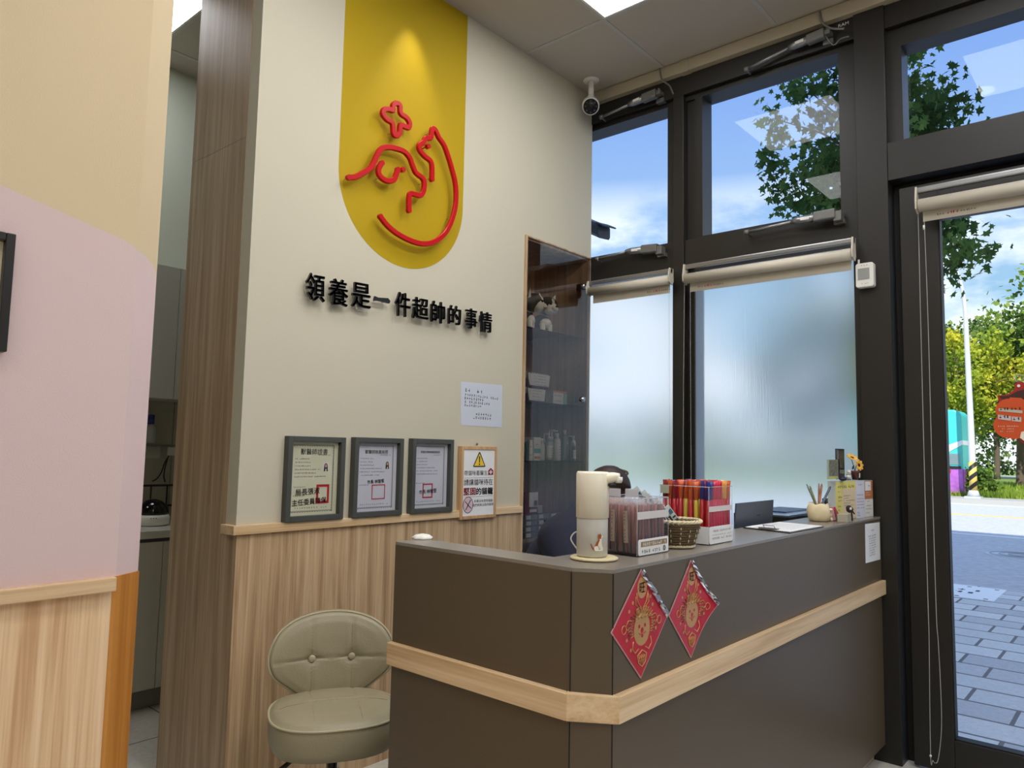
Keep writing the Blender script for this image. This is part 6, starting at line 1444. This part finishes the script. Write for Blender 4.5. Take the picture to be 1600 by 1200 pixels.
# near street tree in front of the shop
LM1 = leafmat('maple_leaf', (50,78,46), (70,102,58), (108,138,76), 1.6, .4)
R = random.Random(2)
ex = [(at(px,py,1,8.6+R.uniform(-.5,.5)), s_) for px, py, s_ in ((1208,185,.6),(1240,130,.55),(1262,140,.6),(1205,250,.6),(1222,295,.65),(1215,215,.5),(1250,320,.6),(1425,135,.55),(1440,165,.6),(1462,185,.55),(1425,190,.8),(1475,380,.9),(1500,400,.7),(1530,395,.45),(1485,350,.8),(1475,430,.6),(1280,250,.9),(1290,190,.9),(1295,300,.9),(1420,210,.7))]
tree('leafy street tree with lobed leaves outside the upper windows and door', (-2.13, 8.6, -.064), 6.3, 4.85, (.78,1.0,1.35), 40, 95, .34, .098, LOBE, LM1, 4, .09, name='street_tree', extra=ex)
# park trees beyond the road
LY_ = leafmat('yellow_green_leaves', (96,124,44), (160,176,60), (214,204,70), .5, .35)
LG_ = leafmat('mid_green_leaves', (58,86,44), (104,134,58), (160,178,84), .6, .35)
LD_ = leafmat('deep_green_leaves', (48,70,42), (74,100,54), (116,138,76), .6, .3)
gt = 'park trees beyond the road'
def pt(px, Y): return (at(px,700,1,Y).x, Y, .05)
tA = tree('yellow-green park tree behind the street lamp pole', pt(1500,38), 7.5, 4.6, (2.9,2.2,2.5), 62, 150, .62, .19, OVAL, LY_, 11, .13, group=gt)
tB = tree('green park tree with yellow tips and forked trunk right of the street lamp', pt(1592,42), 8, 5.2, (3.0,2.4,3.0), 64, 150, .66, .19, OVAL, LG_, 12, .20, group=gt)
tC = tree('tall deep green tree rising behind the other park trees, left', pt(1478,55), 10, 6.8, (4.0,3,4.4), 70, 100, .85, .28, OVAL, LD_, 13, .2, group=gt)
tD = tree('tall mid green tree behind the park trees, centre of the door glass', pt(1556,58), 10, 6.5, (4.2,3,4.0), 70, 100, .85, .28, OVAL, LG_, 14, .2, group=gt)
lbs = ['deep green park tree far beyond the frosted window','park tree right of the photo edge','deep green park tree behind the right photo edge','park tree far right outside the photo']
for i, (src, px, Y) in enumerate(((tC,1330,46),(tD,1690,42),(tC,1640,60),(tA,1850,38))):
    x, y, z_ = pt(px, Y); o = dup(src, (x,y,z_), i*1.3, lbs[i], gt); 
R = random.Random(9)
cl = [(Vector((x*1.5+R.uniform(-.5,.5), 85+R.uniform(-3,9), .5+R.random()*5.5)), 1.2) for x in range(-44, 4) for _ in range(2)]
tag(foliage('undergrowth', cl, 110, 1.7, .42, OVAL, LD_, None, R), 'dark green undergrowth beneath the park trees', 'shrubs', kind='stuff')
R = random.Random(8)
tree('low green shrub beside the striped lamp foot', (at(1516,760,1,31.2).x+.35, 31.0, .05), 1, .55, (.5,.4,.45), 16, 60, .26, .14, OVAL, LG_, 15, .03, name='shrub', cat='shrub')
cl = [(Vector((x*.9+R.uniform(-.3,.3), 75+R.uniform(-.4,.4), .55+.35*R.random())), 1.0) for x in range(-40, 8)]
tag(foliage('hedge', cl, 70, .75, .30, OVAL, leafmat('hedge_leaves', (36,52,34), (50,70,42), (66,88,50), .4), None, R), 'long dark hedge at the back of the lawn', 'hedge')
# long grass tufts along the near edge of the lawn
q = MB().use(leafmat('grass_blades', (92,122,44), (134,156,60), (170,184,84), .8, .3)); R = random.Random(17)
for _ in range(5200):
    y = 30.1+R.random()**1.6*16; x = at(R.uniform(1440,1660), 740, 1, y).x; h_ = R.uniform(.10,.30); a = R.uniform(0,pi); dx, dy = .03*cos(a), .03*sin(a); l1, l2 = R.uniform(-.08,.08), R.uniform(-.08,.08)
    q.add([(x-dx,y-dy,.045),(x+dx,y+dy,.045),(x+l1,y+l2,.05+h_)], [(0,1,2)], False)
tag(q.build('grass_tufts', None), 'long grass growing over the park lawn', 'grass', kind='stuff')
MB().box(-70,-35,118,122,0,4).build('trim_17', mat('far_white_wall', (216,214,206), .8), kind=st)

# ------------------------------------------------------------------ orange hanging sign on the door glass
ys_ = 3.80; a_2 = lambda px, py: at(px, py, 1, ys_)
c1, c2 = a_2(1577,641), a_2(1576,665); px_ = (a_2(1600,640)-a_2(1500,640)).length/100
t = thing('door_sign', 'orange gourd shaped hanging sign with white text panels on the glass door', 'sign', (c2.x+.03, ys_, c2.z-.08))
OG = mat('sign_orange', (212,84,34), .5); RD = mat('sign_red_edge', (170,36,34), .5); BK = mat('sign_dark_brown', (66,34,24), .6)
def shp(nm, pix, y0_, y1_, m): q = MB(); q.prism([(a_2(*p).x, a_2(*p).z) for p in pix][::-1], y0_, y1_, 1); return q.build(nm, m, t)
tab = [(1560,625),(1558,618),(1575,616),(1586,608),(1585,600),(1591,596),(1599,597),(1604,604),(1622,612),(1640,625),(1652,650),(1648,676),(1636,694),(1618,700),(1600,694),(1588,684)]
shp('red_backing', tab, ys_-.002, ys_+.002, RD)
shp('brown_roof', [(1563,622),(1562,619),(1577,618),(1590,611),(1604,608),(1622,616),(1637,628),(1640,640),(1600,640)], ys_-.004, ys_-.002, BK)
q = MB(); q.lathe([(21*px_,0),(21*px_,.003)], Vector((c1.x, ys_-.0045, c1.z)), 40, axis=(0,-1,0), smooth=False); q.build('upper_lobe', OG, t)
q = MB(); q.lathe([(23*px_,0),(23*px_,.003)], Vector((c2.x, ys_-.0041, c2.z)), 40, axis=(0,-1,0), smooth=False); q.build('lower_lobe', OG, t)
shp('orange_body', [(1578,621),(1596,622),(1612,634),(1622,650),(1616,672),(1600,684),(1580,687)], ys_-.0066, ys_-.0040, OG)
shp('ivory_face', [(1594,684),(1596,675),(1608,672),(1622,680),(1616,692),(1602,690)], ys_-.0095, ys_-.0075, M['offwhite'])
q = MB(); q.lathe([(2.6*px_,0),(2.6*px_,.001)], Vector((a_2(1592,603).x, ys_-.0042, a_2(1592,603).z)), 16, axis=(0,-1,0), smooth=False); q.build('hanging_hole', M['white'], t)
for nm, pts in (('title_strip', [(1561,638),(1561,642.5),(1598,646),(1598,641.5)]),('white_panel', [(1560,648),(1560,655),(1580,657.5),(1580,650.5)]),('white_panel', [(1581.5,651),(1581.5,658),(1596,659.5),(1596,652)])):
    o = shp(nm, pts, ys_-.0095, ys_-.008, mat('sign_panel', (206,196,196), .6) if nm == 'white_panel' else mat('sign_title', (190,186,170), .6))
    p0 = a_2(*pts[1]); q = MB(); scrawl(q, MY(p0.x, ys_-.0098, p0.z)@Matrix.Rotation(radians(0),4,'Z'), .003, (pts[2][0]-pts[0][0])*px_*.95, .004, .011 if nm == 'title_strip' else .012, random.Random(3), w=0, gap=.2); q.build('printed_text', M['ink'], o)
q = MB()
for k, (a0, a1, yy) in enumerate(((1560,1592,667),(1566,1586,671),(1563,1585,675))): p0 = a_2(a0,yy); scrawl(q, MY(p0.x, ys_-.0080, p0.z), 0, (a1-a0)*px_, 0, .005, random.Random(k), w=0)
q.build('fine_print', M['offwhite'], t)
sc_ = a_2(1592,603); q = MB(); q.lathe([(.014,0),(.018,.012),(.006,.020)], Vector((sc_.x, 3.829, sc_.z+.035)), 16, axis=(0,-1,0)); q.tube([(sc_.x,3.812,sc_.z+.035),(sc_.x,3.803,sc_.z+.022),(sc_.x,3.797,sc_.z+.004)], .0018, 6)
tag(q.build('suction_hook', M['acrylic']), 'clear suction hook holding the orange sign on the door glass', 'hook')
